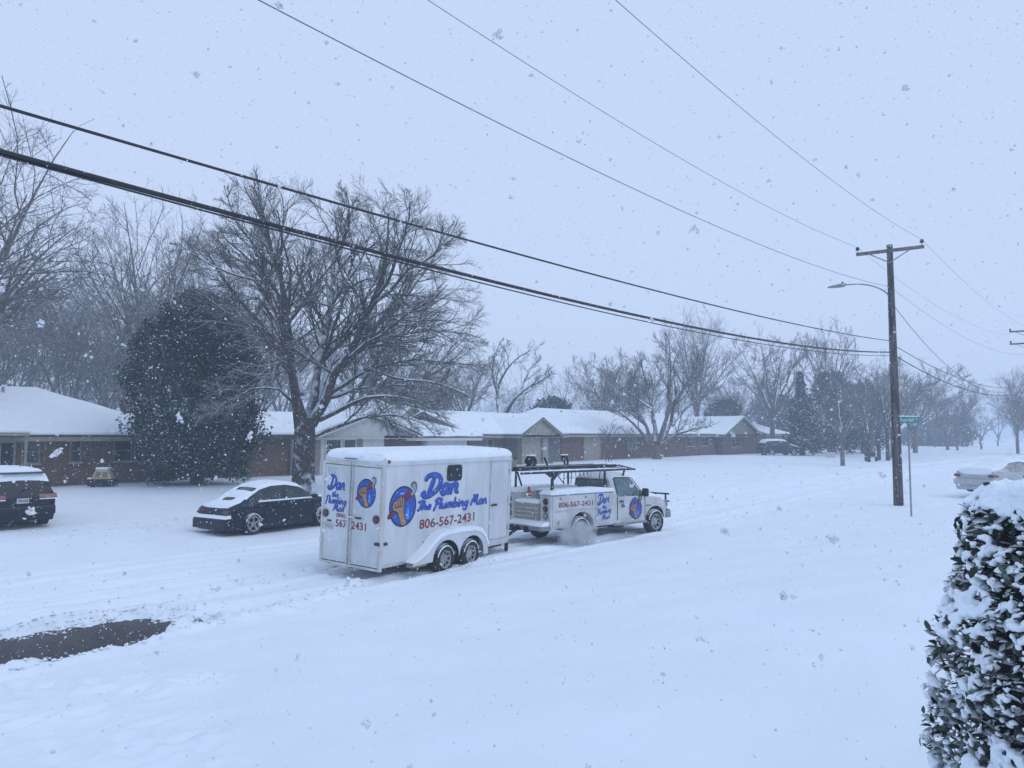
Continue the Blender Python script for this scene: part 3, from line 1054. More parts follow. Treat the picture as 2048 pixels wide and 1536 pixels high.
def car(root, sp, paint, glass=M_GLASS):
    """sp holds length, tables of heights and half widths against the distance from the tail, and the wheel arches"""
    Lc = sp['L']
    zt, zk, wb, wt = table(sp['top']), table(sp['belt']), table(sp['half']), table(sp['roof_half'])
    cab0, cab1 = sp['cabin']
    xs_ = sorted(set([round(x, 3) for x in np.linspace(0, Lc, int(Lc / .06))] + sp.get('cuts', [])))

    def zb(x):
        z = sp['sill']
        for ax in sp['axles']:
            q = sp['arch'] ** 2 - (x - ax) ** 2
            if q > 0:
                z = max(z, sp['axle_z'] + math.sqrt(q))
        return z
    rows = []
    for x in xs_:
        b, k, w_, top, r_ = zb(x), zk(x), wb(x), zt(x), wt(x)
        te = top - sp['crown'] * (1 if top > k + .2 else .4)
        te = max(te, k + .01)
        m1 = b + (k - b) * .35
        m2 = b + (k - b) * .72
        rows.append([(x, -w_ * .955, b), (x, -w_ * .995, m1), (x, -w_, m2), (x, -w_ * .975, k), (x, -(r_ + (w_ * .975 - r_) * .03), te), (x, -r_ * .72, top - (top - te) * .25), (x, -r_ * .35, top - (top - te) * .05), (x, 0, top)])
    full = [r_ + [(p[0], -p[1], p[2]) for p in r_[:-1]][::-1] for r_ in rows]
    k = len(full[0])
    body, side, screen = MB(), MB(), MB()
    fl, gl, sl = [], [], []
    for i in range(len(full) - 1):
        xm = (xs_[i] + xs_[i + 1]) / 2
        for j in range(k - 1):
            jj = min(j, k - 2 - j)
            f = (i * k + j, i * k + j + 1, (i + 1) * k + j + 1, (i + 1) * k + j)
            tall = zt(xm) > zk(xm) + .16
            if jj == 3 and cab0 < xm < cab1 and tall and not any(abs(xm - p) < .045 for p in sp.get('pillars', [])):
                sl.append(f)
            elif jj >= 4 and any(a < xm < b for a, b in sp['screens']):
                gl.append(f)
            else:
                fl.append(f)
    vs = [p for r_ in full for p in r_]
    body.add(vs, fl + [tuple(range(k)), tuple(range((len(full) - 1) * k, len(full) * k))])
    bo = body.build('body', paint, root, smooth=True, angle=38)
    for lst, nm in ((sl, 'side_window'), (gl, 'windscreen')):
        if lst:
            g = MB()
            g.add(vs, lst)
            go = g.build(nm, glass, root, smooth=True, angle=30)
            bm = bmesh.new()
            bm.from_mesh(go.data)
            bmesh.ops.delete(bm, geom=[v for v in bm.verts if not v.link_faces], context='VERTS')
            bm.to_mesh(go.data)
            bm.free()
    u = MB()
    u.box(.15, Lc - .15, -wb(Lc / 2) * .86, wb(Lc / 2) * .86, sp['sill'] - .02, sp['sill'] + .30)
    for ax in sp['axles']:
        u.box(ax - sp['arch'], ax + sp['arch'], -wb(ax) * .80, wb(ax) * .80, sp['sill'], sp['axle_z'] + sp['arch'] + .03)
    u.build('underbody', M_UNDER, root)
    for ax in sp['axles']:
        for s in (-1, 1):
            wheel(root, (ax, s * (wb(ax) - .10), sp['axle_z']), sp['wheel_r'], .20, s, sp.get('rim', 'star'), sp['wheel_r'] * .70, snowy=sp.get('wheel_snow', True))
    return dict(zt=zt, zk=zk, wb=wb, wt=wt)


def car_snow(root, f, x0, x1, thick, over=1.0, holes=(), seed=1, name='roof_snow', edge=.10, ny=15, step=.07):
    """a lying blanket that follows the top of the body between two stations"""
    xs_ = np.linspace(x0, x1, max(4, int((x1 - x0) / step)))
    mb_ = MB()
    rows = []
    for x in xs_:
        r_ = []
        wt_ = f['wt'](x) * over
        ex = min(1, min(x - x0, x1 - x) / edge) if edge else 1
        ex = max(ex, 0) ** .5
        for j in range(ny):
            p = -1 + 2 * j / (ny - 1)
            y = p * wt_
            z0 = f['zt'](x) - f.get('crown', .06) * abs(p) ** 3
            nz = mnoise.noise(Vector((x * 2.1, y * 2.1, seed))) * .25 + mnoise.noise(Vector((x * 7, y * 7, seed))) * .10
            tk = thick * (1 - abs(p) ** 6) ** .5 * ex * (1 + nz)
            for hx0, hx1, hy0, hy1 in holes:
                dx = max(hx0 - x, x - hx1, 0) / .05
                dy = max(hy0 - y, y - hy1, 0) / .06
                tk = min(tk, -.03 + (dx * dx + dy * dy) ** .5 * .04 + abs(nz) * .03)
            r_.append((x, y, z0 + tk - .006))
        rows.append(r_)
    mb_.grid(rows)
    return mb_.build(name, M_SNOW2, root, smooth=True, angle=180)


# dark blue four-door saloon in the street
sedan = thing('parked_sedan', 'dark blue sedan with snow-caked rear window and silver five-spoke wheel', 'car', sed_loc, SED_H)
SP = dict(L=4.55, sill=.16, arch=.36, axle_z=.32, wheel_r=.325, axles=(.86, 3.55), crown=.07, cabin=(.95, 3.3), pillars=[2.05], screens=[(.55, 1.25), (2.75, 3.4)],
          top=[(0, .50), (.02, .62), (.05, .80), (.12, .87), (.24, .91), (.55, .99), (.85, 1.19), (1.25, 1.39), (1.65, 1.475), (2.2, 1.485), (2.75, 1.39), (3.4, 1.02), (3.9, .93), (4.35, .80), (4.52, .62), (4.55, .5)],
          belt=[(0, .45), (.02, .56), (.05, .74), (.12, .80), (.24, .83), (.9, .92), (2.0, .93), (3.3, .90), (3.9, .86), (4.35, .74), (4.55, .45)],
          half=[(0, .70), (.06, .80), (.3, .86), (.9, .885), (2.2, .895), (3.5, .885), (4.1, .86), (4.4, .78), (4.55, .6)],
          roof_half=[(0, .68), (.17, .70), (.6, .66), (1.0, .61), (1.3, .57), (2.3, .58), (2.8, .60), (3.4, .70), (4.2, .72), (4.55, .55)])
f = car(sedan, SP, M_NAVY, mat('tinted_glass', (0.030, 0.044, 0.050), 0.12, var=0.3, scale=3, spec=0.45))
f['crown'] = .06
car_snow(sedan, f, 1.22, 2.95, .085, 1.06, seed=3)
car_snow(sedan, f, .06, 1.28, .075, 1.04, holes=[(1.08, 1.20, -.45, .34), (.56, .66, -.15, .30)], seed=5, name='trunk_snow')
car_snow(sedan, f, 3.3, 4.4, .07, .98, seed=8, name='hood_snow')
mb = MB()
mb.prism([(-.11, .20), (.2, .16), (.2, .52), (-.06, .52), (-.11, .47)], 'y', -.83, .83)
bmp = mb.build('bumper', M_NAVY, sedan, smooth=True, bevel=.05, segs=3)
mb = MB()
mb.prism([(-.09, .51), (.20, .51), (.20, .66), (.04, .62), (-.07, .55)], 'y', -.81, .81)
mb.build('bumper_snow', M_SNOW2, bmp, smooth=True, bevel=.03, segs=3)
for s in (-1, 1):
    tl = MB().prism([(.005, .64), (.20, .64), (.34, .68), (.30, .79), (.04, .76)], 'y', s * .44, s * .80).build('tail_light', M_DARKRED, sedan, bevel=.02)
mb = MB()
for s in (-1, 1):
    mb.box(1.0, 3.15, s * .865, s * .905, .955, 1.005)
mb.build('belt_snow', M_SNOW2, sedan, smooth=True, bevel=.018)
mb = MB()
mb.box(1.55, 1.75, -.925, -.895, .80, .83)
mb.box(2.55, 2.75, -.925, -.895, .80, .83)
mb.build('door_handle', M_NAVY, sedan, bevel=.01)
mb = MB()
for x in (1.32, 2.14, 3.12):
    mb.box(x, x + .012, -.905, -.880, .28, .93)
mb.build('door_gap', M_BLACK, sedan)
mb = MB()
mb.box(3.05, 3.2, -1.06, -.88, .96, 1.09)
mb.build('wing_mirror', M_NAVY, sedan, bevel=.04, segs=3)

# black SUV, tail to the street
suv = thing('parked_suv', 'black SUV backed by the brick house, tail lights and white plate showing', 'car', suv_loc, SUV_H)
SPS = dict(L=4.75, sill=.28, arch=.42, axle_z=.38, wheel_r=.37, axles=(1.0, 3.75), crown=.07, cabin=(.35, 3.6), pillars=[1.3, 2.3], screens=[(.10, .42), (3.0, 3.65)],
           top=[(0, .95), (.05, 1.04), (.10, 1.12), (.42, 1.66), (.6, 1.71), (1.5, 1.75), (2.4, 1.74), (2.95, 1.65), (3.6, 1.20), (4.0, 1.12), (4.5, .98), (4.75, .7)],
           belt=[(0, .90), (.05, .99), (.10, 1.05), (.5, 1.10), (2.5, 1.06), (3.6, 1.04), (4.4, .92), (4.75, .6)],
           half=[(0, .84), (.08, .90), (.4, .94), (2.5, .945), (4.0, .93), (4.5, .85), (4.75, .65)],
           roof_half=[(0, .80), (.10, .80), (.42, .66), (1.5, .66), (2.8, .68), (3.6, .80), (4.75, .6)])
f = car(suv, SPS, M_BLACKCAR)
f['crown'] = .05
car_snow(suv, f, .30, 3.0, .12, 1.08, seed=4)
car_snow(suv, f, 3.6, 4.6, .08, 1.0, seed=6, name='hood_snow')
mb = MB()
mb.prism([(-.09, .45), (.2, .40), (.2, .74), (-.05, .74), (-.09, .66)], 'y', -.87, .87)
mb.build('bumper', M_BLACKCAR, suv, smooth=True, bevel=.05, segs=3)
mb = MB()
mb.prism([(.26, 1.69), (.55, 1.73), (.55, 1.69), (.26, 1.66)], 'y', -.64, .64)
mb.build('roof_spoiler', M_BLACKCAR, suv, bevel=.015)
for s in (-1, 1):
    o = MB().prism([(-.005, .93), (.30, .95), (.34, 1.07), (.05, 1.06)], 'y', s * .42, s * .925).build('tail_light', M_RED, suv, bevel=.015)
    MB().prism([(-.012, .90), (.28, .92), (.28, .945), (-.012, .928)], 'y', s * .44, s * .915).build('lamp_snow', M_SNOW2, o)
pl = MB().box(-.035, -.012, -.16, .16, .80, .95).build('licence_plate', M_PLATE, suv, bevel=.005)
plT = lambda u, v, l_: (-.035 - l_, .16 - u, .80 + v)
Print(plT).block('TRS-4798', .03, .29, .04, .11, 'n').build(pl, 'plate_print')
mb = MB()
mb.tube([(.015, .10, 1.12), (.10, -.05, 1.22), (.13, -.30, 1.235)], .012, 6)
mb.build('rear_wiper', M_BLACK, suv)
mb = MB()
mb.tube([(.75, -.1, 1.75), (.62, -.06, 1.93)], .010, 6)
mb.build('roof_aerial', M_BLACK, suv)

# white saloon beyond the street sign
wc = P(1948, 986, 35)
WC_H = R(-24)
wz = wc.z - .02
M_SILVER = mat('silver_white_paint', (0.44, 0.46, 0.48), 0.35, var=0.06, scale=2, coat=0.2)
white = thing('white_sedan', 'white sedan under snow parked behind the clipped hedge', 'car', (wc.x, wc.y, wz), WC_H)
SPW = dict(SP)
SPW.update(L=5.0, axles=(1.05, 3.95), cabin=(1.2, 3.6), pillars=[2.35], screens=[(.85, 1.6), (2.95, 3.6)], rim='steel', wheel_snow=False,
           top=[(0, .62), (.05, .72), (.08, 1.0), (.2, 1.06), (.85, 1.10), (1.2, 1.25), (1.6, 1.42), (2.3, 1.47), (2.9, 1.40), (3.6, 1.06), (4.4, .95), (4.9, .8), (5.0, .6)],
           belt=[(0, .5), (.05, .6), (.08, .92), (.2, .98), (3.6, .95), (4.4, .88), (5.0, .5)],
           half=[(0, .84), (.1, .90), (.5, .93), (4.2, .93), (5.0, .75)],
           roof_half=[(0, .8), (.2, .78), (1.0, .70), (1.6, .60), (2.8, .62), (3.5, .74), (5.0, .65)])
f = car(white, SPW, M_SILVER, M_GREYST)
f['crown'] = .05
car_snow(white, f, .06, 1.6, .12, 1.05, seed=11, name='trunk_snow')
car_snow(white, f, 1.5, 3.0, .12, 1.08, seed=12)
for s in (-1, 1):
    MB().box(.0, .38, s * .66, s * .925, .74, .86).build('tail_light', M_RED, white, bevel=.02)
mb = MB()
mb.box(-.14, .1, -.88, .88, .38, .64)
mb.build('bumper', M_SILVER, white, smooth=True, bevel=.06, segs=3)

# dark vehicle far down the row of houses
fc = P(1520, 917, 88)
far_car = thing('distant_suv', 'dark SUV blanketed with snow in front of the far houses', 'car', (fc.x, fc.y, tz(fc.x, fc.y)), R(-38))
SPF = dict(SPS)
SPF.update(rim='steel', wheel_snow=False)
f = car(far_car, SPF, M_NAVY)
f['crown'] = .05
car_snow(far_car, f, .3, 3.0, .18, 1.05, seed=14)
car_snow(far_car, f, 3.5, 4.7, .16, 1.0, seed=15, name='hood_snow')
# ------------------------------------------------------------------ service truck
tk = thing('service_truck', 'white plumbing service truck with black pipe rack pulling the trailer', 'truck', trk_loc, TRK_H)
SPT = dict(L=5.55)
zt = table([(2.86, 1.40), (2.90, 1.80), (2.98, 1.90), (3.2, 1.93), (3.7, 1.92), (3.85, 1.86), (4.38, 1.30), (4.55, 1.265), (5.2, 1.19), (5.42, 1.12), (5.50, .98), (5.55, .75)])
zk = table([(2.86, 1.25), (3.0, 1.28), (4.3, 1.26), (4.55, 1.18), (5.2, 1.10), (5.5, .92), (5.55, .7)])
wb = table([(2.86, .93), (3.0, .955), (4.3, .965), (5.2, .955), (5.45, .88), (5.55, .80)])
wt = table([(2.86, .74), (3.0, .74), (3.8, .76), (4.38, .86), (5.2, .82), (5.55, .72)])
xs_ = sorted(set([round(x, 3) for x in np.linspace(2.86, 5.55, 54)]))
rows = []
for x in xs_:
    b = .46
    q = .50 ** 2 - (x - 4.85) ** 2
    if q > 0:
        b = max(b, .40 + math.sqrt(q))
    b = min(b, zk(x) - .02)
    k_, w_, top, r_ = zk(x), wb(x), zt(x), wt(x)
    te = max(top - .07 * (1 if top > k_ + .2 else .5), k_ + .01)
    rows.append([(x, -w_ * .97, b), (x, -w_, b + (k_ - b) * .3), (x, -w_, b + (k_ - b) * .75), (x, -w_ * .985, k_), (x, -r_, te), (x, -r_ * .8, top - .012), (x, -r_ * .4, top), (x, 0, top)])
full = [r_ + [(p[0], -p[1], p[2]) for p in r_[:-1]][::-1] for r_ in rows]
K = len(full[0])
vs = [p for r_ in full for p in r_]
fl, sl, gl = [], [], []
for i in range(len(full) - 1):
    xm = (xs_[i] + xs_[i + 1]) / 2
    for j in range(K - 1):
        jj = min(j, K - 2 - j)
        fc_ = (i * K + j, i * K + j + 1, (i + 1) * K + j + 1, (i + 1) * K + j)
        if jj == 3 and 3.08 < xm < 4.26:
            sl.append(fc_)
        elif jj >= 4 and 3.86 < xm < 4.36:
            gl.append(fc_)
        else:
            fl.append(fc_)


def sub(name, faces, m, parent):
    mb_ = MB()
    mb_.add(vs, faces)
    o_ = mb_.build(name, m, parent, smooth=True, angle=35)
    bm_ = bmesh.new()
    bm_.from_mesh(o_.data)
    bmesh.ops.delete(bm_, geom=[v for v in bm_.verts if not v.link_faces], context='VERTS')
    bm_.to_mesh(o_.data)
    bm_.free()
    return o_


cab = sub('cab', fl + [tuple(range(K)), tuple(range((len(full) - 1) * K, len(full) * K))], M_WHITE_DIRTY, tk)
sub('side_window', sl, M_GLASSG, tk)
sub('windscreen', gl, M_GLASSG, tk)
fT = dict(zt=zt, wt=wt, crown=.07)
car_snow(tk, fT, 2.92, 3.84, .10, 1.02, seed=21)
car_snow(tk, fT, 4.32, 5.46, .10, 1.06, seed=22, name='hood_snow')
# black window rubber and rear window
mb = MB()
mb.tube([(3.09, -.955, 1.29), (3.06, -.93, 1.35), (3.07, -.765, 1.83), (3.12, -.755, 1.855), (3.82, -.775, 1.835), (3.90, -.785, 1.79), (4.27, -.95, 1.29)], .014, 5)
mb.build('window_rubber', M_BLACK, cab)
rw = MB().box(2.835, 2.862, -.68, .68, 1.44, 1.80).build('rear_window', M_BLACK, tk, bevel=.03)
MB().box(2.828, 2.838, -.64, -.02, 1.475, 1.765).build('pane', M_GLASSG, rw)
MB().box(2.828, 2.838, .02, .64, 1.475, 1.765).build('pane', M_GLASSG, rw)
mb = MB()
for x in (3.02, 4.30):
    mb.box(x, x + .012, -.972, -.955, .56, 1.27)
mb.build('door_gap', M_BLACK, cab)
MB().box(3.12, 3.30, -.995, -.965, 1.10, 1.15).build('door_handle', M_BLACK, cab, bevel=.01)
mr_ = MB().box(4.10, 4.22, -1.23, -1.00, 1.24, 1.50).build('wing_mirror', M_BLACK, tk, bevel=.05, segs=3)
MB().box(4.12, 4.17, -1.02, -.94, 1.28, 1.33).build('mirror_arm', M_BLACK, mr_)
MB().box(2.88, 4.42, -.955, -.90, .40, .47).build('rocker_panel', M_GREYST, tk, bevel=.01)
MB().box(4.36, 4.60, -.972, -.955, .93, .955).build('fender_badge', M_BLACK, cab)
# brush guard and headlight
mb = MB()
for y in (-.72, -.30, .30, .72):
    mb.tube([(5.48, y, .55), (5.64, y, .62), (5.64, y, 1.24)], .032, 8)
for z in (.72, 1.0, 1.24):
    mb.tube([(5.64, -.86, z), (5.64, .86, z)], .030, 8)
mb.build('brush_guard', M_RACK, tk, smooth=True)
for s in (-1, 1):
    MB().box(5.42, 5.56, s * .62, s * .88, .84, 1.04).build('headlight', M_GREYST, tk, bevel=.03)
MB().box(5.46, 5.66, -.93, .93, .48, .72).build('front_bumper', M_GREYST, tk, bevel=.04, segs=3)
MB().box(5.54, 5.57, -.55, .55, .76, 1.08).build('grille', M_BLACK, tk, bevel=.02)
# utility bed: side boxes with doors
bed = MB()
arch = [(1.45 + .50 * math.cos(math.pi * k / 14), .42 + .50 * math.sin(math.pi * k / 14)) for k in range(15)]
prof = [(.22, .50), (.22, 1.46), (2.80, 1.46), (2.80, .46), (1.96, .46)] + arch + [(.94, .50)]
for s in (-1, 1):
    y0, y1 = sorted((s * .99, s * .54))
    bed.prism(prof, 'y', y0, y1)
bed.box(.26, 2.80, -.54, .54, .68, .74)
bed.box(2.74, 2.80, -.54, .54, .74, 1.46)
bo = bed.build('utility_bed', M_WHITE_DIRTY, tk, bevel=.012)
for nm, x0, x1, z0, z1 in (('locker_door', .27, 1.99, 1.00, 1.42), ('locker_door', 2.03, 2.76, .52, 1.42), ('locker_door', .27, .90, .55, .96)):
    dd = MB().box(x0, x1, -1.008, -.992, z0, z1).build(nm, M_WHITE_DIRTY, tk, bevel=.006)
    mb = MB()
    if x1 - x0 > 1.5:
        for x in (x0 + .28, x1 - .42):
            mb.box(x, x + .07, -1.022, -1.006, z1 - .10, z1 - .05)
    elif z1 > 1.2:
        mb.box(x0 + .04, x0 + .08, -1.022, -1.006, .92, 1.02)
    else:
        mb.box(x0 + .20, x0 + .24, -1.022, -1.006, .62, .72)
    mb.build('latch', M_GREYST, dd, bevel=.004)
mb = MB()
for r0, r1 in ((.50, .56),):
    pts = [(1.45 + .53 * math.cos(math.pi * k / 16), -.995, .42 + .53 * math.sin(math.pi * k / 16)) for k in range(17)]
    mb.tube(pts, .030, 6)
mb.build('arch_flare', M_WHITE_DIRTY, tk, smooth=True)
MB().box(.9, 2.0, -.70, .70, .40, .92).build('wheel_well', M_UNDER, tk)
mb = MB()
mb.prism([(.20, 1.455), (2.82, 1.455), (2.84, 1.50), (2.80, 1.56), (2.2, 1.61), (1.2, 1.62), (.45, 1.60), (.22, 1.54), (.17, 1.49)], 'y', -1.03, -.52)
mb.prism([(.20, 1.455), (2.82, 1.455), (2.84, 1.50), (2.80, 1.57), (2.2, 1.62), (1.2, 1.64), (.45, 1.61), (.22, 1.55), (.17, 1.49)], 'y', .52, 1.03)
mb.build('bed_snow', M_SNOW2, tk, smooth=True, bevel=.05, segs=3)
MB().box(.20, 2.82, -1.0, -.96, 1.425, 1.462).build('top_rail', M_GREYST, tk, bevel=.006)
# tail: end panels with lamps, tailgate, step bumper
for s in (-1, 1):
    ep = MB().box(.195, .222, *sorted((s * .985, s * .56)), .56, 1.44).build('end_panel', M_WHITE_DIRTY, tk, bevel=.006)
    for z, m_ in ((1.27, M_BLACK), (1.06, M_DARKRED), (.86, M_GREYV)):
        MB().lathe([(.0, .0), (.085, .0), (.085, -.02), (.055, -.03), (.0, -.034)], (.196, s * .80, z), 'x', 22).build('tail_light', m_, ep, smooth=True)
        MB().lathe([(.092, .0), (.092, -.026), (.078, -.026)], (.196, s * .80, z), 'x', 22, cap=False).build('lamp_ring', M_BLACK, ep, smooth=True)
tg = MB().box(.16, .21, -.55, .55, .70, 1.20).build('tailgate', M_TAN, tk, bevel=.01)
mb = MB()
for z in (.80, .92, 1.04):
    mb.box(.148, .162, -.50, .50, z, z + .03)
mb.build('tailgate_rib', M_WHITE_DIRTY, tg, bevel=.006)
mb = MB()
mb.prism([(.14, 1.19), (.24, 1.19), (.9, 1.10), (.9, 1.25), (.5, 1.29), (.2, 1.28)], 'y', -.53, .53)
mb.build('tailgate_snow', M_SNOW2, tg, smooth=True, bevel=.04, segs=3)
sb = MB().box(-.12, .19, -.98, .98, .46, .58).build('step_bumper', M_GREYST, tk, bevel=.02)
mb = MB()
mb.prism([(-.13, .578), (.19, .578), (.19, .72), (.05, .70), (-.10, .64)], 'y', -.97, .55)
mb.build('bumper_snow', M_SNOW2, sb, smooth=True, bevel=.035, segs=3)
mb = MB()
mb.box(-.20, 2.9, -.40, -.28, .40, .56)
mb.box(-.20, 2.9, .28, .40, .40, .56)
mb.box(2.6, 5.3, -.55, .55, .34, .62)
mb.tube([(-.28, 0, .47), (.2, 0, .47)], .05, 8)
mb.tube([(1.45, -.9, .40), (1.45, .9, .40)], .09, 8)
mb.tube([(4.85, -.9, .40), (4.85, .9, .40)], .06, 8)
mb.build('chassis', M_UNDER, tk)
MB().box(4.36, 5.34, -.78, .78, .42, .98).build('wheel_well', M_UNDER, tk)
for x, r_ in ((1.45, .395), (4.85, .40)):
    for s in (-1, 1):
        wheel(tk, (x, s * .84, .395), r_, .25, s, 'steel', .24)
# long whip aerial on the bonnet
MB().tube([(4.45, .80, 1.20), (4.44, .80, 2.25)], [.008, .004], 5).build('whip_aerial', M_BLACK, tk)
# pipe rack
mb = MB()
ZR = 2.10
for s in (-1, 1):
    y = s * .82
    mb.tube([(-.75, y, ZR), (3.95, y, ZR), (4.05, s * .78, ZR - .02)], .034, 8)
    mb.tube([(-.2, y * .7, ZR + .12), (3.55, y * .7, ZR + .12), (4.05, s * .78, ZR - .01)], .024, 8)
for x in (-.1, .45, 1.2, 1.9, 2.75, 3.55):
    mb.tube([(x, -.84, ZR + .05), (x, .84, ZR + .05)], .026, 8)
mb.build('rack_rail', M_RACK, tk, smooth=True)
mb = MB()
for s in (-1, 1):
    y = s * .80
    mb.tube([(.42, y, 1.46), (.45, y, ZR)], .036, 8)
    mb.tube([(.62, s * .66, 1.46), (.48, s * .78, ZR - .05)], .028, 8)
    mb.tube([(2.64, y, 1.46), (2.64, y, ZR)], .034, 8)
    mb.tube([(2.62, y, 1.46), (2.30, s * .9, 1.85), (2.45, y, ZR)], .018, 6)
    mb.tube([(3.55, s * .72, 1.90), (3.55, y, ZR)], .030, 8)
mb.add([(.15, -.82, ZR - .02), (.75, -.82, ZR - .02), (.50, -.82, ZR - .24), (.15, -.80, ZR - .02), (.75, -.80, ZR - .02), (.50, -.80, ZR - .24)], [(0, 1, 2), (3, 5, 4), (0, 2, 5, 3), (1, 4, 5, 2), (0, 3, 4, 1)])
mb.build('rack_post', M_RACK, tk, smooth=True)
mb = MB()
for s in (-1, 1):
    mb.prism([(-.74, ZR + .030), (3.6, ZR + .030), (3.6, ZR + .055), (1.2, ZR + .072), (-.72, ZR + .062)], 'y', s * .82 - .03, s * .82 + .03)
mb.build('rack_snow', M_SNOW2, tk, smooth=True, bevel=.012)
mb = MB()
for k, x in enumerate(np.linspace(.98, 1.98, 7)):
    a = [(x + .07 * math.cos(t_), -.80, ZR - .10 + .11 * math.sin(t_)) for t_ in np.linspace(math.pi, 2 * math.pi, 7)]
    mb.tube([(a[0][0], -.80, ZR - .02)] + a + [(a[-1][0], -.80, ZR - .02)], .006, 4)
for x in (.95, 1.25):
    mb.tube([(x, -.78, ZR), (x - .03, -.78, ZR - .36)], .012, 5)
mb.build('hanging_chain', M_BLACK, tk)
# ladder lashed along the rack
ld = thing('ladder', 'black ladder lying along the near side of the truck rack', 'ladder', trk_loc + trk_mat @ Vector((0, 0, ZR + .085)), TRK_H)
for y in (-.62, -.24):
    MB().box(-.55, 3.35, y - .02, y + .02, 0, .075).build('side_rail', M_RACK, ld, bevel=.006)
for k in range(13):
    x = -.40 + k * .30
    MB().tube([(x, -.60, .04), (x, -.26, .04)], .016, 6).build('rung', M_RACK, ld)
for k in range(3):
    pp = thing('pipe', ['grey pipe nearest the reel along the rack', 'grey pipe in the middle of the rack', 'grey pipe on the far side of the rack'][k], 'pipe', trk_loc + trk_mat @ Vector((0, .12 + .20 * k, ZR + .10)), TRK_H, group='pipes lashed on the rack')
    MB().tube([(-.6 + .2 * k, 0, 0), (3.2 - .3 * k, 0, 0)], .030, 8).build('pipe_run', M_GREYST if k != 1 else M_RACK, pp, smooth=True)
# writing
T1 = lambda u, v, l_: (u, -1.008 - l_, v)
T2 = lambda u, v, l_: (u, -.966 - l_ - .004, v)
Print(T1).block('806-567-2431', .50, 1.90, 1.09, 1.24).build(tk, 'phone_number')
pr = Print(T1)
pr.word('Dan', 2.10, 1.10, .27, rise=.12, width=.50)
pr.word('the', 2.30, .96, .10, rise=.1, width=.16, pen=.10)
pr.word('Plumbing', 2.08, .78, .17, rise=.12, width=.60, pen=.075)
pr.word('Man', 2.28, .62, .15, rise=.12, width=.34, pen=.08)
pr.build(tk, 'name_lettering')
Print(T2).emblem(3.86, .88, .29, .34).build(tk, 'emblem')
Print(T2).block('6', 3.20, 3.36, .94, 1.07, 'n').build(tk, 'unit_number')

# loose gear carried on the truck
cn = thing('traffic_cone', 'red traffic cone with white bands in the truck bed', 'cone', trk_loc + trk_mat @ Vector((.42, .18, 1.18)), TRK_H)
MB().lathe([(.0, .0), (.14, .0), (.14, .025), (.105, .03), (.03, .46), (.0, .465)], (0, 0, 0), 'z', 20).build('cone_body', M_ORANGE, cn, smooth=True)
MB().lathe([(.092, .10), (.096, .10), (.079, .19), (.075, .19)], (0, 0, 0), 'z', 20, cap=False).build('band', M_PLATE, cn, smooth=True)
MB().lathe([(.067, .23), (.071, .23), (.050, .34), (.046, .34)], (0, 0, 0), 'z', 20, cap=False).build('band', M_PLATE, cn, smooth=True)
rl = thing('hose_reel', 'black hose reel on top of the truck rack', 'reel', trk_loc + trk_mat @ Vector((.60, .30, ZR + .08)), TRK_H)
MB().lathe([(.05, -.10), (.16, -.10), (.17, -.08), (.12, -.07), (.12, .07), (.17, .08), (.16, .10), (.05, .10)], (0, 0, .19), 'y', 24).build('spool', M_BLACK, rl, smooth=True)
mb = MB()
mb.tube([(-.16, -.12, 0), (0, -.12, .19), (.16, -.12, 0)], .015, 6)
mb.tube([(-.16, .12, 0), (0, .12, .19), (.16, .12, 0)], .015, 6)
mb.build('reel_stand', M_GREYST, rl)
MB().box(-.10, .12, -.11, .11, .355, .40).build('snow_cap', M_SNOW2, rl, smooth=True, bevel=.02)
bk = thing('tin_bucket', 'pale metal bucket strapped beside the reel on the rack', 'bucket', trk_loc + trk_mat @ Vector((-.05, .35, ZR + .06)), TRK_H)
MB().lathe([(.0, .0), (.10, .0), (.125, .28), (.11, .28), (.09, .03)], (0, 0, 0), 'z', 22).build('pail', M_TAN, bk, smooth=True)
MB().tube([(-.12, 0, .26), (-.06, 0, .34), (.06, 0, .34), (.12, 0, .26)], .007, 5).build('bail', M_BLACK, bk)
for k, (x, y) in enumerate(((1.25, .25), (2.05, .30))):
    hk = thing('pipe_hook', ['short black pipe hook near the reel on the rack', 'tall black pipe bracket capped with snow above the cab'][k], 'bracket', trk_loc + trk_mat @ Vector((x, y, ZR + .05)), TRK_H, group='brackets standing on the pipe rack')
    MB().tube([(0, 0, 0), (-.03, 0, .12), (-.15, 0, .34 + .02 * k)], .030, 8).build('arm', M_BLACK, hk, smooth=True)
    if k:
        MB().tube([(.06, 0, 0), (.10, 0, .20), (.04, 0, .34), (-.12, 0, .36)], .032, 8).build('loop', M_BLACK, hk, smooth=True)
        MB().box(-.18, .08, -.05, .05, .385, .425).build('snow_cap', M_SNOW2, hk, smooth=True, bevel=.018)
tb = thing('tool_box', 'grey steel tool box behind the cone in the truck bed', 'box', trk_loc + trk_mat @ Vector((.95, -.15, .745)), TRK_H)
MB().box(-.3, .3, -.28, .28, 0, .72).build('case', M_GREYST, tb, bevel=.015)
MB().box(-.31, .31, -.29, .29, .725, .765).build('lid', M_GREYST, tb, bevel=.012)
MB().box(-.30, .30, -.28, .28, .768, .84).build('snow_cap', M_SNOW2, tb, smooth=True, bevel=.03)
# ------------------------------------------------------------------ houses across the street (front walls face -Y)
def sx(px, n=40.0):
    return on_line(px, n)[0]


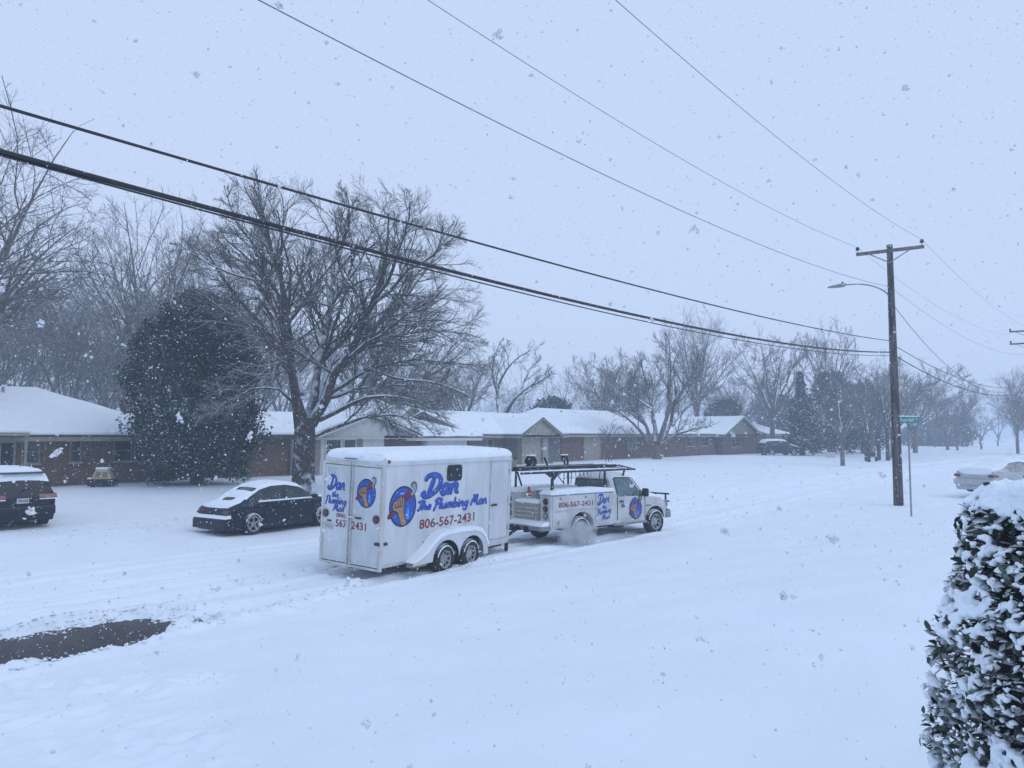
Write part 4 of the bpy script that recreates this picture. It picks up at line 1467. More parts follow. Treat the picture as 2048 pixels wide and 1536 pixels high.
class House:
    def __init__(self, name, label, s0, s1, n0, z):
        self.o = (s0, n0, z)
        self.t = thing(name, label, 'house', self.o)
        self.s0, self.s1 = 0.0, s1 - s0

    def X(self, s):
        return s - self.o[0]

    def wall(self, s0, s1, n0, n1, h, m, name='wall', z0=-.5):
        mb_ = MB().box(self.X(s0), self.X(s1), n0 - self.o[1], n1 - self.o[1], z0, h)
        return mb_.build(name, m, self.t)

    def roof(self, s0, s1, n0, n1, ze, zr, axis='s', hip=(0, 0), over=.5, thick=.16, gable_m=None, fascia=M_FASCIA, wall_in=None, seed=0):
        """ridge along s or n; hip = how far the ridge ends stand in from each end; snow lies on top"""
        a0, a1, b0, b1 = (s0, s1, n0, n1) if axis == 's' else (n0, n1, s0, s1)
        A0, A1, B0, B1 = a0 - over, a1 + over, b0 - over, b1 + over
        bm_ = (b0 + b1) / 2
        dz = (zr - ze) / (bm_ - b0) * over

        def pt(a, b, z):
            return (self.X(a), b - self.o[1], z) if axis == 's' else (self.X(b), a - self.o[1], z)

        def shell(z_add, g, t_):
            r0 = (A0 + (hip[0] + over if hip[0] else 0) - (g if not hip[0] else 0))
            r1 = (A1 - (hip[1] + over if hip[1] else 0) + (g if not hip[1] else 0))
            lo = [(A0 - g, B0 - g, ze - dz), (A1 + g, B0 - g, ze - dz), (A1 + g, B1 + g, ze - dz), (A0 - g, B1 + g, ze - dz), (r0, bm_, zr), (r1, bm_, zr)]
            vs_ = [pt(a, b, z + z_add) for a, b, z in lo] + [pt(a, b, z + z_add + t_) for a, b, z in lo]
            fs = []
            for o_, fl_ in ((0, 1), (6, 0)):
                for q in [(0, 1, 5, 4), (2, 3, 4, 5)] + ([(1, 2, 5)] if hip[1] else []) + ([(3, 0, 4)] if hip[0] else []):
                    fs.append(tuple(i + o_ for i in (q[::-1] if fl_ else q)))
            for i, j in [(0, 1), (2, 3)] + ([(1, 2)] if hip[1] else [(1, 5), (5, 2)]) + ([(3, 0)] if hip[0] else [(3, 4), (4, 0)]):
                fs.append((i, j, j + 6, i + 6))
            return vs_, fs
        rf = MB()
        rf.add(*shell(0, 0, .07))
        ro = rf.build('roof', M_SHINGLE, self.t)
        # gutter board under the eave
        g = MB()
        for (a, b, c_, d_) in ((A0 + .02, A1 - .02, B0 + .01, B0 + .05), (A0 + .02, A1 - .02, B1 - .05, B1 - .01)):
            p0, p1 = pt(a, c_, 0), pt(b, d_, 0)
            g.box(min(p0[0], p1[0]), max(p0[0], p1[0]), min(p0[1], p1[1]), max(p0[1], p1[1]), ze - dz - .20, ze - dz - .005)
        g.build('fascia', fascia, ro)
        sf = MB()
        p0, p1 = pt(A0 + .06, B0 + .055, 0), pt(A1 - .06, B1 - .055, 0)
        sf.box(min(p0[0], p1[0]), max(p0[0], p1[0]), min(p0[1], p1[1]), max(p0[1], p1[1]), ze - dz - .16, ze - dz - .12)
        sf.build('soffit', fascia, ro)
        sn = MB()
        sn.add(*shell(.075, .03, thick))
        so_ = sn.build('roof_snow', M_SNOW2, ro, smooth=True)
        bm2 = bmesh.new()
        bm2.from_mesh(so_.data)
        bmesh.ops.subdivide_edges(bm2, edges=[e for e in bm2.edges if e.calc_length() > .6], cuts=5, use_grid_fill=True)
        bmesh.ops.triangulate(bm2, faces=[f_ for f_ in bm2.faces if len(f_.verts) > 4])
        for v in bm2.verts:
            v.co.z += .045 * mnoise.noise(Vector((v.co.x * .8, v.co.y * .8, seed))) + (0 if v.co.z > ze + .3 else .02 * mnoise.noise(Vector((v.co.x * 4, 1, seed))))
        bm2.to_mesh(so_.data)
        bm2.free()
        so_.data.polygons.foreach_set('use_smooth', [True] * len(so_.data.polygons))
        b_ = so_.modifiers.new('soft', 'BEVEL')
        b_.width, b_.segments, b_.limit_method, b_.angle_limit = .06, 2, 'ANGLE', R(50)
        # gable triangles
        if gable_m is not None:
            for a, h_ in ((a0, hip[0]), (a1, hip[1])):
                if not h_:
                    sgn = 1 if a == a0 else -1
                    tri = [(b0, ze - .1), (b1, ze - .1), (b1, ze), (bm_, zr - .02), (b0, ze)]
                    gm = MB()
                    vs_ = [pt(a + sgn * .003, b, z) for b, z in tri] + [pt(a + sgn * .15, b, z) for b, z in tri]
                    gm.add(vs_, [(0, 1, 2, 3, 4), (9, 8, 7, 6, 5)] + [(i, (i + 1) % 5, 5 + (i + 1) % 5, 5 + i) for i in range(5)])
                    gm.build('gable', gable_m, self.t)
                    bg_ = MB()
                    for bb in (B0, B1):
                        q = [pt(a - sgn * (over - .02), bb, ze - dz - .12), pt(a - sgn * (over - .02), bm_, zr - .12), pt(a - sgn * (over - .02), bm_, zr + .02), pt(a - sgn * (over - .02), bb, ze - dz + .02)]
                        q2 = [pt(a - sgn * (over - .06), bb, ze - dz - .12), pt(a - sgn * (over - .06), bm_, zr - .12), pt(a - sgn * (over - .06), bm_, zr + .02), pt(a - sgn * (over - .06), bb, ze - dz + .02)]
                        bg_.add(q + q2, [(0, 1, 2, 3), (7, 6, 5, 4), (0, 4, 5, 1), (1, 5, 6, 2), (2, 6, 7, 3), (3, 7, 4, 0)])
                    bg_.build('bargeboard', fascia, ro)
        return ro

    def window(self, s0, s1, z0, z1, n, mull=1, rail=True, frame=M_FASCIA, shutter=None, sill=True):
        x0, x1, y = self.X(s0), self.X(s1), n - self.o[1]
        fr_ = MB()
        t_ = .07
        fr_.box(x0, x1, y - .06, y + .01, z0, z0 + t_)
        fr_.box(x0, x1, y - .06, y + .01, z1 - t_, z1)
        fr_.box(x0, x0 + t_, y - .06, y + .01, z0 + t_, z1 - t_)
        fr_.box(x1 - t_, x1, y - .06, y + .01, z0 + t_, z1 - t_)
        for k in range(1, mull):
            xm = x0 + (x1 - x0) * k / mull
            fr_.box(xm - .045, xm + .045, y - .055, y + .01, z0 + t_, z1 - t_)
        fo = fr_.build('window', frame, self.t)
        for k in range(mull):
            a, b = x0 + (x1 - x0) * k / mull + .05, x0 + (x1 - x0) * (k + 1) / mull - .05
            MB().box(a, b, y - .025, y + .005, z0 + .05, z1 - .05).build('pane', M_PANE, fo)
        if rail:
            MB().box(x0 + t_, x1 - t_, y - .045, y - .026, (z0 + z1) / 2 - .025, (z0 + z1) / 2 + .025).build('meeting_rail', frame, fo)
        if sill:
            MB().box(x0 - .06, x1 + .06, y - .10, y + .01, z0 - .07, z0 - .003).build('sill', M_TAN, fo)
        if shutter:
            for a in (x0 - .42, x1 + .04):
                MB().box(a, a + .38, y - .05, y - .004, z0 - .02, z1 + .02).build('shutter', shutter, fo, bevel=.01)
        return fo

    def slab(self, s0, s1, z0, z1, n, m, name, frame=None, panels=0):
        y = n - self.o[1]
        d_ = MB().box(self.X(s0), self.X(s1), y - .05, y + .01, z0, z1).build(name, m, self.t)
        if frame:
            g = MB()
            for a, b in ((s0 - .10, s0 - .005), (s1 + .005, s1 + .10)):
                g.box(self.X(a), self.X(b), y - .07, y + .01, z0, z1 + .10)
            g.box(self.X(s0 - .005), self.X(s1 + .005), y - .07, y + .01, z1 + .005, z1 + .10)
            g.build('door_frame', frame, d_)
        for k in range(panels):
            zz = z0 + (z1 - z0) * (k + .5) / panels
            MB().box(self.X(s0) + .08, self.X(s1) - .08, y - .058, y - .048, zz - .005, zz + .005).build('panel_joint', M_GREYST, d_)
        return d_


# --- brown brick house, left
N1 = 40.0
zb1 = tz(18, 40) - .02
h = House('brick_house', 'brown brick house with hipped snowy roof behind the black SUV', 2.0, 20.6, N1, zb1)
h.wall(2.0, 20.6, N1, 51, 2.62, M_BRICK1)
h.roof(2.0, 20.0, N1, 51, 2.62, 4.75, 's', hip=(3, 5.0), over=.65, fascia=M_FASCIA, seed=1)
for a, b in ((42, 80), (139, 163), (226, 264), (268, 302)):
    h.window(sx(a), sx(b), 1.15, 2.25, N1, 1, frame=M_SHUT)
h.slab(sx(2), sx(26), 0, 2.1, N1, M_NAVY, 'front_door', M_FASCIA)
pr_ = MB().box(h.X(9.0), h.X(sx(57, 38.6)), -1.5, -.02, 2.42, 2.56).build('porch_roof', M_FASCIA, h.t)
MB().box(h.X(8.95), h.X(sx(57, 38.6) + .04), -1.54, -.02, 2.563, 2.70).build('porch_snow', M_SNOW2, pr_, smooth=True, bevel=.05)
MB().box(h.X(sx(50, 38.6)), h.X(sx(50, 38.6)) + .1, -1.4, -1.3, -.3, 2.42).build('porch_post', M_FASCIA, h.t)

# --- house with white siding behind the big tree
zb2 = tz(27, 40)
h = House('white_sided_house', 'low house with white siding gable and brick wing behind the big bare tree', 22.4, 44.5, N1, zb2)
s_a, s_b, s_c = 22.4, sx(618), sx(642)
h.wall(s_a, s_c, N1, 49, 2.5, M_BRICK1, 'brick_wing')
h.roof(s_a, s_c + 1.0, N1, 49, 2.5, 3.75, 's', hip=(0, 0), over=.5, fascia=M_FASCIAD, gable_m=M_SIDING, seed=2)
MB().box(h.X(sx(583)) - .12, h.X(sx(583)) + .12, -.30, -.06, -.3, 2.35).build('porch_post', M_SIDING, h.t)
NG = 38.6
g0, g1 = sx(640, NG), sx(768, NG)
h.wall(g0, g1, NG, 49, 2.62, M_SIDING, 'gable_wing')
h.roof(g0, g1 + 2.6, NG, 49, 2.50, 3.75, 'n', hip=(0, 3), over=.45, fascia=M_SIDING, gable_m=M_SIDING, seed=3)
bd = MB()
for k in range(14):
    bd.box(h.X(g0) + .01, h.X(g1) - .01, NG - N1 - .016, NG - N1 + .002, .1 + k * .19, .1 + k * .19 + .022)
bd.build('siding_lap', M_SIDING, h.t)
h.window(sx(650, NG), sx(682, NG), .9, 2.2, NG, 1, frame=M_SIDING)
h.window(sx(686, NG), sx(712, NG), .9, 2.2, NG, 1, frame=M_SIDING, rail=False)
MB().box(h.X(sx(713.5, NG)), h.X(sx(725, NG)), NG - N1 - .05, NG - N1 - .005, .85, 2.25).build('shutter', M_SHUT, h.t, bevel=.01)
MB().box(h.X(sx(630, NG)), h.X(sx(641, NG)), NG - N1 - .05, NG - N1 - .005, .85, 2.25).build('shutter', M_SHUT, h.t, bevel=.01)
b0, b1 = sx(768), sx(843)
h.wall(b0 - .2, b1, N1, 49, 2.45, M_BRICK1, 'brick_wall')
c0, c1 = sx(843), sx(922)
h.wall(c0, c1, N1 - .6, 49, 2.45, M_SIDING, 'garage_wall')
h.roof(b0 + 1.5, c1 + .6, N1 - .6, 49, 2.42, 3.95, 's', hip=(0, 4.4), over=.55, fascia=M_SIDING, gable_m=M_TAN, seed=4)
for k in range(12):
    pass
bd = MB()
for k in range(12):
    bd.box(h.X(c0) + .01, h.X(c1) - .01, -.6 - .016, -.6 + .002, .1 + k * .19, .1 + k * .19 + .02)
bd.build('siding_lap', M_SIDING, h.t)
# --- tan gable glimpsed behind it
zg = tz(40, 52)
q0, q1 = sx(770, 53), sx(868, 53)
h = House('tan_gabled_house', 'tan gable peak rising behind the white garage roof', q0, q1, 53, zg)
h.wall(q0, q1, 53, 62, 2.6, M_TAN)
h.roof(q0, q1, 53, 62, 2.9, 5.05, 'n', over=.4, gable_m=M_TAN, fascia=M_SIDING, seed=5)

# --- grey-tan brick house with a gabled porch
zb3 = tz(48, 40) - .03
s0, s1 = sx(938), sx(1121)
h = House('grey_brick_house', 'grey tan brick house with small front gable over a cream door', s0, s1, N1, zb3)
h.wall(s0, s1, N1, 49, 2.55, M_BRICK3)
h.roof(s0, s1, N1, 49, 2.55, 4.15, 's', hip=(0, 0), over=.55, gable_m=M_BRICK3, seed=6)
NP = 38.0
p0, p1 = sx(1042, NP), sx(1117, NP)
h.wall(p0 + .2, p1 - .1, NP + .5, N1 + 1, 2.5, M_BRICK3, 'porch_wall')
h.roof(p0, p1, NP, N1 + 4.5, 2.5, 3.75, 'n', over=.3, gable_m=M_TAN, thick=.10, seed=7)
h.slab(sx(1044, NP + .5), sx(1079, NP + .5), -.2, 2.1, NP + .5, M_TAN, 'garage_door', M_FASCIA, 4)
h.slab(sx(1086, NP + .5), sx(1094, NP + .5), -.2, 2.05, NP + .5, M_GREYV, 'front_door', M_FASCIA)
h.window(sx(960), sx(985), 1.0, 2.1, N1, 2)

# --- long red brick house
zb4 = tz(66, 40) - .05
s0, s1 = sx(1124), sx(1440)
h = House('red_brick_house', 'long low red brick house with snowy roof behind the multi-stemmed tree', s0, s1 + 9, N1, zb4)
h.wall(s0, s1, N1, 51, 2.62, M_BRICK4)
h.roof(s0, s1 - .8, N1, 51, 2.62, 4.75, 's', hip=(3.5, 0), over=.6, gable_m=M_BRICK4, seed=8)
h.slab(sx(1168), sx(1199), -.2, 2.15, N1, M_TAN, 'garage_door', M_FASCIA, 4)
h.window(sx(1255), sx(1273), 1.0, 2.15, N1, 2)
h.window(sx(1372), sx(1388), 1.15, 2.15, N1, 1)
h.window(sx(1398), sx(1416), 1.15, 2.15, N1, 1)
w0, w1 = sx(1447, 39), sx(1515, 39)
h.wall(w0, w1, 39, 50, 2.55, M_BRICK4, 'gable_wing')
h.roof(w0, w1, 39, 50, 2.5, 4.5, 'n', over=.45, gable_m=M_TAN, seed=9)
h.window(sx(1462, 39), sx(1480, 39), 1.0, 2.1, 39, 2)
MB().box(h.X(sx(1310)) - .35, h.X(sx(1310)) + .35, 5.0, 5.7, 4.5, 5.45).build('chimney', M_BRICK4, h.t)
# --- last roof of the row
s0, s1 = sx(1530, 44), sx(1575, 44)
h = House('far_brick_house', 'farthest low house of the row, half hidden by a dark SUV', s0, s1 + 6, 44, tz(100, 44))
h.wall(s0, s1, 44, 53, 2.6, M_BRICK3)
h.roof(s0, s1, 44, 53, 2.6, 4.2, 's', hip=(0, 4), over=.5, gable_m=M_BRICK3, seed=10)
h.window(s0 + 4, s0 + 6, 1.0, 2.1, 44, 2)
# faint building past the trees
s0, s1 = sx(1690, 46), sx(1720, 46)
h = House('pale_far_house', 'pale far house front glimpsed between the thin trunks', s0, s1 + 10, 46, tz(130, 44))
h.wall(s0, s1 + 10, 46, 56, 2.9, M_SIDING)
h.roof(s0, s1 + 10, 46, 56, 2.9, 4.5, 's', hip=(3, 3), over=.5, seed=11)
h.window(s0 + 5, s0 + 8, 1.0, 2.1, 46, 2)

# vents and flues on the roofs
def vent(house, s, n, z, hgt=.45, r=.07):
    o_ = MB().tube([(house.X(s), n - house.o[1], z - .6), (house.X(s), n - house.o[1], z + hgt)], r, 10).build('vent_pipe', M_GREYST, house.t, smooth=True)
    MB().lathe([(r * 1.3, 0), (r * 1.4, .05), (r * .6, .10), (.01, .11)], (house.X(s), n - house.o[1], z + hgt), 'z', 10).build('snow_cap', M_SNOW2, o_, smooth=True)


for key, spots in (('brick_house', [(9.5, 47.5, 4.55), (13.2, 44.6, 4.45)]), ('grey_brick_house', [(47.0, 45.8, 3.9), (50.2, 46.3, 3.9)]), ('red_brick_house', [(66, 46.5, 4.65), (75, 47, 4.6), (60.5, 44.5, 4.3)])):
    class _H:
        pass
    hh = _H()
    hh.t = bpy.data.objects[key]
    hh.o = tuple(hh.t.location)
    hh.X = lambda s, o=hh.o: s - o[0]
    for s_, n_, z_ in spots:
        vent(hh, s_, n_, z_)

# --- toy car by the brown brick house
tc_ = P(206, 972, 36.0)
toy = thing('toy_car', 'small beige and navy ride-on toy car in snow by the brick house', 'toy', (tc_.x, tc_.y, tc_.z - .02), R(-40))
mb = MB()
arch = lambda cx: [(cx + .15 * math.cos(math.pi * k / 8), .04 + .15 * math.sin(math.pi * k / 8)) for k in range(9)][::-1]
mb.prism([(-.58, .04)] + arch(-.32) + arch(.32) + [(.58, .04), (.60, .24), (.54, .34), (-.54, .34), (-.60, .24)], 'y', -.32, .32)
mb.build('tub', M_NAVY, toy, bevel=.03, segs=2)
cb = MB().add([(x, y, z) for z, w_, d_ in ((.34, .46, .29), (.78, .27, .24)) for x, y in ((-w_, -d_), (w_, -d_), (w_, d_), (-w_, d_))],
              [(0, 1, 2, 3), (7, 6, 5, 4), (0, 4, 5, 1), (1, 5, 6, 2), (2, 6, 7, 3), (3, 7, 4, 0)]).build('cab_shell', mat('pale_yellow_plastic', (.50, .42, .22), .5, var=.15), toy, bevel=.04, segs=3)
for x0, x1 in ((-.30, -.04), (.06, .30)):
    q_ = [(x0, -.285, .42), (x1, -.285, .42), (x1 * .8, -.262, .68), (x0 * .8, -.262, .68)]
    MB().add(q_ + [(a, b + .03, c_) for a, b, c_ in q_], [(0, 1, 2, 3), (7, 6, 5, 4), (0, 4, 5, 1), (1, 5, 6, 2), (2, 6, 7, 3), (3, 7, 4, 0)]).build('window_opening', M_SHUT, cb)
MB().box(-.29, .29, -.26, .26, .775, .89).build('roof_snow', M_SNOW2, toy, smooth=True, bevel=.06, segs=3)
MB().box(-.60, -.42, -.31, .31, .343, .42).build('hood_snow', M_SNOW2, toy, smooth=True, bevel=.03)
for x in (-.34, .34):
    for s in (-1, 1):
        MB().lathe([(.0, s * .05), (.06, s * .05), (.13, s * .04), (.14, 0), (.13, -s * .04)], (x, s * .32, .14), 'y', 18).build('wheel', M_BLACK, toy, smooth=True)
# ------------------------------------------------------------------ bare trees
def tubes(groups):
    """groups of (points[B,P,3], radii[B,P], sides) to one vertex / quad array"""
    V_, Q_, off = [], [], 0
    for pts, rad, k in groups:
        B, Pn, _ = pts.shape
        tan = np.empty_like(pts)
        tan[:, 1:-1] = pts[:, 2:] - pts[:, :-2]
        tan[:, 0] = pts[:, 1] - pts[:, 0]
        tan[:, -1] = pts[:, -1] - pts[:, -2]
        tan /= np.linalg.norm(tan, axis=2, keepdims=True) + 1e-9
        ref = np.where(np.abs(tan[:, :1, 2:3]) > .9, np.array([1., 0, 0]), np.array([0, 0, 1.]))
        u = np.cross(np.broadcast_to(ref, tan.shape), tan)
        u /= np.linalg.norm(u, axis=2, keepdims=True) + 1e-9
        w_ = np.cross(tan, u)
        ang = 2 * np.pi * np.arange(k) / k
        ring = u[:, :, None, :] * np.cos(ang)[None, None, :, None] + w_[:, :, None, :] * np.sin(ang)[None, None, :, None]
        vv = pts[:, :, None, :] + ring * rad[:, :, None, None]
        V_.append(vv.reshape(-1, 3))
        ix = np.arange(B * Pn * k).reshape(B, Pn, k) + off
        nx = np.roll(ix, -1, axis=2)
        Q_.append(np.stack([ix[:, :-1], nx[:, :-1], nx[:, 1:], ix[:, 1:]], -1).reshape(-1, 4))
        off += B * Pn * k
    return np.concatenate(V_), np.concatenate(Q_)


def resample(pts, rad0, rad1, n, rng, wig=0.0):
    pts = np.array(pts, float)
    sm = np.array(smooth_line(pts, 8))
    d = np.concatenate([[0], np.cumsum(np.linalg.norm(np.diff(sm, axis=0), axis=1))])
    t = np.linspace(0, d[-1], n)
    out = np.stack([np.interp(t, d, sm[:, i]) for i in range(3)], 1)
    w = rng.normal(0, wig, out.shape)
    w[0] = 0
    out = out + w
    u = np.linspace(0, 1, n)
    return out, rad0 + (rad1 - rad0) * u ** .8


def sprout(rng, pts, rad, per, length, angle, npts, wig, up, t0=.2, rfrac=.5, rmin=.006, env=None, droop=0.0):
    """children for a whole level at once"""
    B, Pn, _ = pts.shape
    par = np.repeat(np.arange(B), per)
    n = len(par)
    t = t0 + (1 - t0) * (np.tile((np.arange(per) + .5) / per, B) + rng.uniform(-.5, .5, n) / per)
    t = np.clip(t, 0, .995)
    f = t * (Pn - 1)
    i = np.minimum(f.astype(int), Pn - 2)
    a = (f - i)[:, None]
    p0 = pts[par, i] * (1 - a) + pts[par, i + 1] * a
    r0 = rad[par, i] * (1 - a[:, 0]) + rad[par, i + 1] * a[:, 0]
    tg = pts[par, i + 1] - pts[par, i]
    tg /= np.linalg.norm(tg, axis=1, keepdims=True) + 1e-9
    rv = rng.normal(size=(n, 3))
    rv -= tg * (rv * tg).sum(1, keepdims=True)
    rv /= np.linalg.norm(rv, axis=1, keepdims=True) + 1e-9
    ang = np.radians(rng.normal(angle, angle * .28, n))[:, None]
    d = tg * np.cos(ang) + rv * np.sin(ang)
    plen = np.linalg.norm(np.diff(pts, axis=1), axis=2).sum(1)[par]
    ln = plen * length * (1.12 - .62 * t) * rng.uniform(.6, 1.25, n)
    if env is not None:
        c, Rr = env
        for _ in range(4):
            e = np.sqrt((((p0 + d * ln[:, None] - c) / Rr) ** 2).sum(1))
            ln = np.where(e > 1.02, ln * .72, ln)
    out = np.empty((n, npts, 3))
    out[:, 0] = p0
    st = (ln / (npts - 1))[:, None]
    for k in range(1, npts):
        d = d + rng.normal(0, wig, (n, 3)) + np.array([0, 0, up])
        if droop:
            d[:, 2] -= droop * k
        d /= np.linalg.norm(d, axis=1, keepdims=True) + 1e-9
        out[:, k] = out[:, k - 1] + d * st
    rr = np.maximum(np.minimum(r0 * rfrac, ln * .019), rmin)
    rad_o = rr[:, None] * np.linspace(1, .45, npts)[None] 
    return out, np.maximum(rad_o, rmin * .7)


def make_tree(name, label, base, limbs, seed, env, per=(10, 9, 7), lens=(.46, .50, .6), angs=(38, 36, 32), up=.09, rmin=.008, bark=None, twig=None, group=None, wig=.17, npl=9, droop=0.0, extra_r=1.0):
    """limbs: list of (points relative to base in metres: right, depth, up; start radius, end radius); the first is the trunk"""
    rng = np.random.default_rng(seed)
    root = thing(name, label, 'tree', base, group=group)
    bark, twig = bark or M_BARK, twig or M_TWIG
    conv = lambda p: (RX[0] * p[0] + AX[0] * p[1], RX[1] * p[0] + AX[1] * p[1], p[2])
    main, P0, R0 = [], [], []
    for k, (pts, ra, rb) in enumerate(limbs):
        o_, r_ = resample([conv(p) for p in pts], ra, rb, npl, rng, 0 if k == 0 else .05)
        if k == 0:
            r_[0] *= 1.28
            r_[1] *= 1.06
        main.append((o_[None], r_[None], 10))
        if k:
            P0.append(o_)
            R0.append(r_)
    P0, R0 = np.array(P0), np.array(R0)
    e = None
    if env is not None:
        c = np.array(conv(env[0]))
        e = (c, np.array([env[1][0], env[1][1], env[1][2]]))
    v, q = tubes(main)
    np_mesh('trunk', v, quads=q, mats=[bark], smooth=True, parent=root)
    a1, b1 = sprout(rng, P0, R0, per[0], lens[0], angs[0], 6, wig, up, .18, .55, rmin * 1.6, e, droop)
    a2, b2 = sprout(rng, a1, b1, per[1], lens[1], angs[1], 5, wig * 1.1, up * .9, .12, .6, rmin * 1.2, e, droop)
    a3, b3 = sprout(rng, a2, b2, per[2], lens[2], angs[2], 3, wig * 1.2, up * .8, .10, .62, rmin, e, droop)
    gr = [(a1, b1, 5), (a2, b2, 4), (a3, b3, 3)]
    v, q = tubes(gr)
    np_mesh('crown', v, quads=q, mats=[twig], smooth=True, parent=root)
    return root


def copy_tree(src, loc, rotz, scale, label, name=None):
    c = src.copy()
    COL.objects.link(c)
    c.location = loc
    c.rotation_euler = (0, 0, rotz)
    c.scale = scale
    c['label'] = label
    if name:
        c.name = name
    for ch in list(src.children):
        d_ = ch.copy()
        COL.objects.link(d_)
        d_.parent = c
    return c


# --- the big tree in front of the white-sided house; its limbs surveyed from the photograph
DT = 35.0
tb_ = P(608, 985, DT)
KP = 1540 / DT
px3 = lambda lst: [((x - 608) / KP, dy, (985 - y) / KP) for x, y, dy in lst]
limbs = [(px3([(607, 998, 0), (606, 930, 0), (607, 880, 0), (608, 838, 0)]), .56, .47),
         (px3([(598, 860, 0), (585, 760, -.3), (580, 650, -.8), (560, 540, -1.2), (530, 450, -1.6), (505, 395, -2)]), .27, .03),
         (px3([(612, 850, 0), (626, 740, .5), (645, 620, .8), (648, 500, 1.4), (640, 390, 1.8)]), .25, .03),
         (px3([(620, 850, 0), (662, 765, -.2), (700, 695, -.3), (742, 620, -.6), (770, 530, -.9), (780, 440, -1.2)]), .27, .03),
         (px3([(680, 735, -.2), (750, 680, -.8), (825, 635, -1.4), (895, 585, -1.8)]), .15, .02),
         (px3([(636, 840, 0), (720, 803, -.8), (790, 797, -1.6), (850, 815, -2.2), (915, 855, -2.8)]), .14, .02),
         (px3([(650, 790, 0), (730, 735, .9), (830, 712, 1.6), (935, 722, 2.2)]), .15, .02),
         (px3([(590, 760, 0), (545, 690, -.4), (475, 640, -.9), (400, 590, -1.2)]), .14, .02),
         (px3([(592, 815, 0), (545, 775, -.7), (490, 800, -1.4), (430, 838, -1.8)]), .085, .015),
         (px3([(580, 660, -.7), (525, 565, -.2), (455, 505, .4), (400, 462, .8)]), .13, .02),
         (px3([(628, 872, 0), (680, 848, .8), (745, 828, 1.6), (815, 838, 2.4), (860, 872, 3)]), .10, .015),
         (px3([(606, 842, 0), (590, 720, -2), (612, 590, -3.4), (600, 470, -4.2)]), .18, .025),
         (px3([(612, 842, 0), (640, 700, 2.2), (610, 560, 3.6), (590, 440, 4.4)]), .18, .025),
         (px3([(702, 693, -.3), (790, 600, .6), (850, 515, 1.2), (872, 450, 1.6)]), .14, .02),
         (px3([(582, 690, -.6), (540, 590, -2), (470, 560, -3), (410, 520, -3.6)]), .11, .02),
         (px3([(648, 600, .9), (690, 520, 1.5), (715, 440, 2.2), (720, 400, 2.4)]), .12, .02),
         (px3([(735, 630, -.5), (820, 560, -1.9), (880, 530, -2.8), (925, 500, -3.4)]), .10, .02),
         (px3([(640, 800, 0), (720, 770, 2.5), (820, 765, 4.0), (930, 790, 5)]), .12, .02),
         (px3([(560, 545, -1.2), (500, 480, -1.6), (470, 410, -2.0)]), .09, .02),
         (px3([(690, 705, -.3), (790, 660, 1.6), (880, 645, 2.6), (955, 660, 3.4)]), .12, .02),
         (px3([(720, 735, .8), (800, 760, -1.0), (880, 775, -2.2), (950, 800, -3.0)]), .10, .02),
         (px3([(745, 615, -.6), (810, 520, -2.0), (830, 440, -3.0)]), .10, .02),
         (px3([(648, 500, 1.4), (680, 440, .6), (690, 385, .0)]), .08, .02),
         (px3([(600, 790, 0), (560, 720, 2), (500, 690, 3.4), (430, 680, 4.4)]), .11, .02)]
big = make_tree('bare_tree', 'big spreading bare tree with thick trunk above the parked sedan', (tb_.x, tb_.y, tb_.z), limbs, 11,
                (((668 - 608) / KP, 0, (985 - 640) / KP), (7.5, 7.5, 7.3)), per=(14, 10, 9), lens=(.46, .52, .66), angs=(40, 36, 32), up=.04, rmin=.0058, wig=.13)


def generic_limbs(rng, h, spread, fork, n, r0, rise=.55, lean=0.0):
    """a trunk that forks into n rising limbs"""
    out = [([(0, 0, -.4), (lean * .3, 0, fork * .5), (lean, 0, fork)], r0, r0 * .8)]
    for k in range(n):
        a = 2 * math.pi * (k + rng.uniform(-.25, .25)) / n
        s_ = spread * rng.uniform(.55, 1.05)
        dx, dy = math.cos(a) * s_, math.sin(a) * s_
        z0 = fork * rng.uniform(.62, 1.0)
        zz = fork + (h - fork) * (rng.uniform(.62, 1.0) if s_ < spread * .85 else rng.uniform(.5, .8))
        out.append(([(lean * z0 / fork, 0, z0), (lean + dx * .30, dy * .30, fork + (zz - fork) * rise * .6), (lean + dx * .68, dy * .68, fork + (zz - fork) * .72), (lean + dx, dy, zz)], r0 * rng.uniform(.38, .6), .02))
    return out


def tree_at(px, d, top_py, width_px, label, seed, fork=.3, n=8, r0=.3, name='bare_tree', per=(9, 8, 6), rise=.42, cy=.62, group=None, bark=None, twig=None, base_py=None, rmin=None, up=.09, cz=.5, lean=0.0):
    a, b = ray(px, 880)
    xy = RX * a * d + AX * d
    z = tz(xy[0], xy[1])
    top = CAM_H + ray(px, top_py)[1] * d
    hgt = top - z
    sp_ = width_px * d / 1540 / 2
    rng = np.random.default_rng(seed)
    lim = generic_limbs(rng, hgt * .97, sp_, hgt * fork, n, r0, rise, lean)
    env = ((0, 0, hgt * (fork + (1 - fork) * cz)), (sp_ * 1.08, sp_ * 1.08, hgt * (1 - fork) * .56))
    return make_tree(name, label, (xy[0], xy[1], z - .05), lim, seed, env, per=per, lens=(.55, .52, .6), angs=(46, 40, 34), up=up, rmin=rmin or max(.008, d * .00016), bark=bark or M_BARKP, twig=twig or M_TWIGF, group=group)  # default bark and twig colours are paled to imitate haze over distance


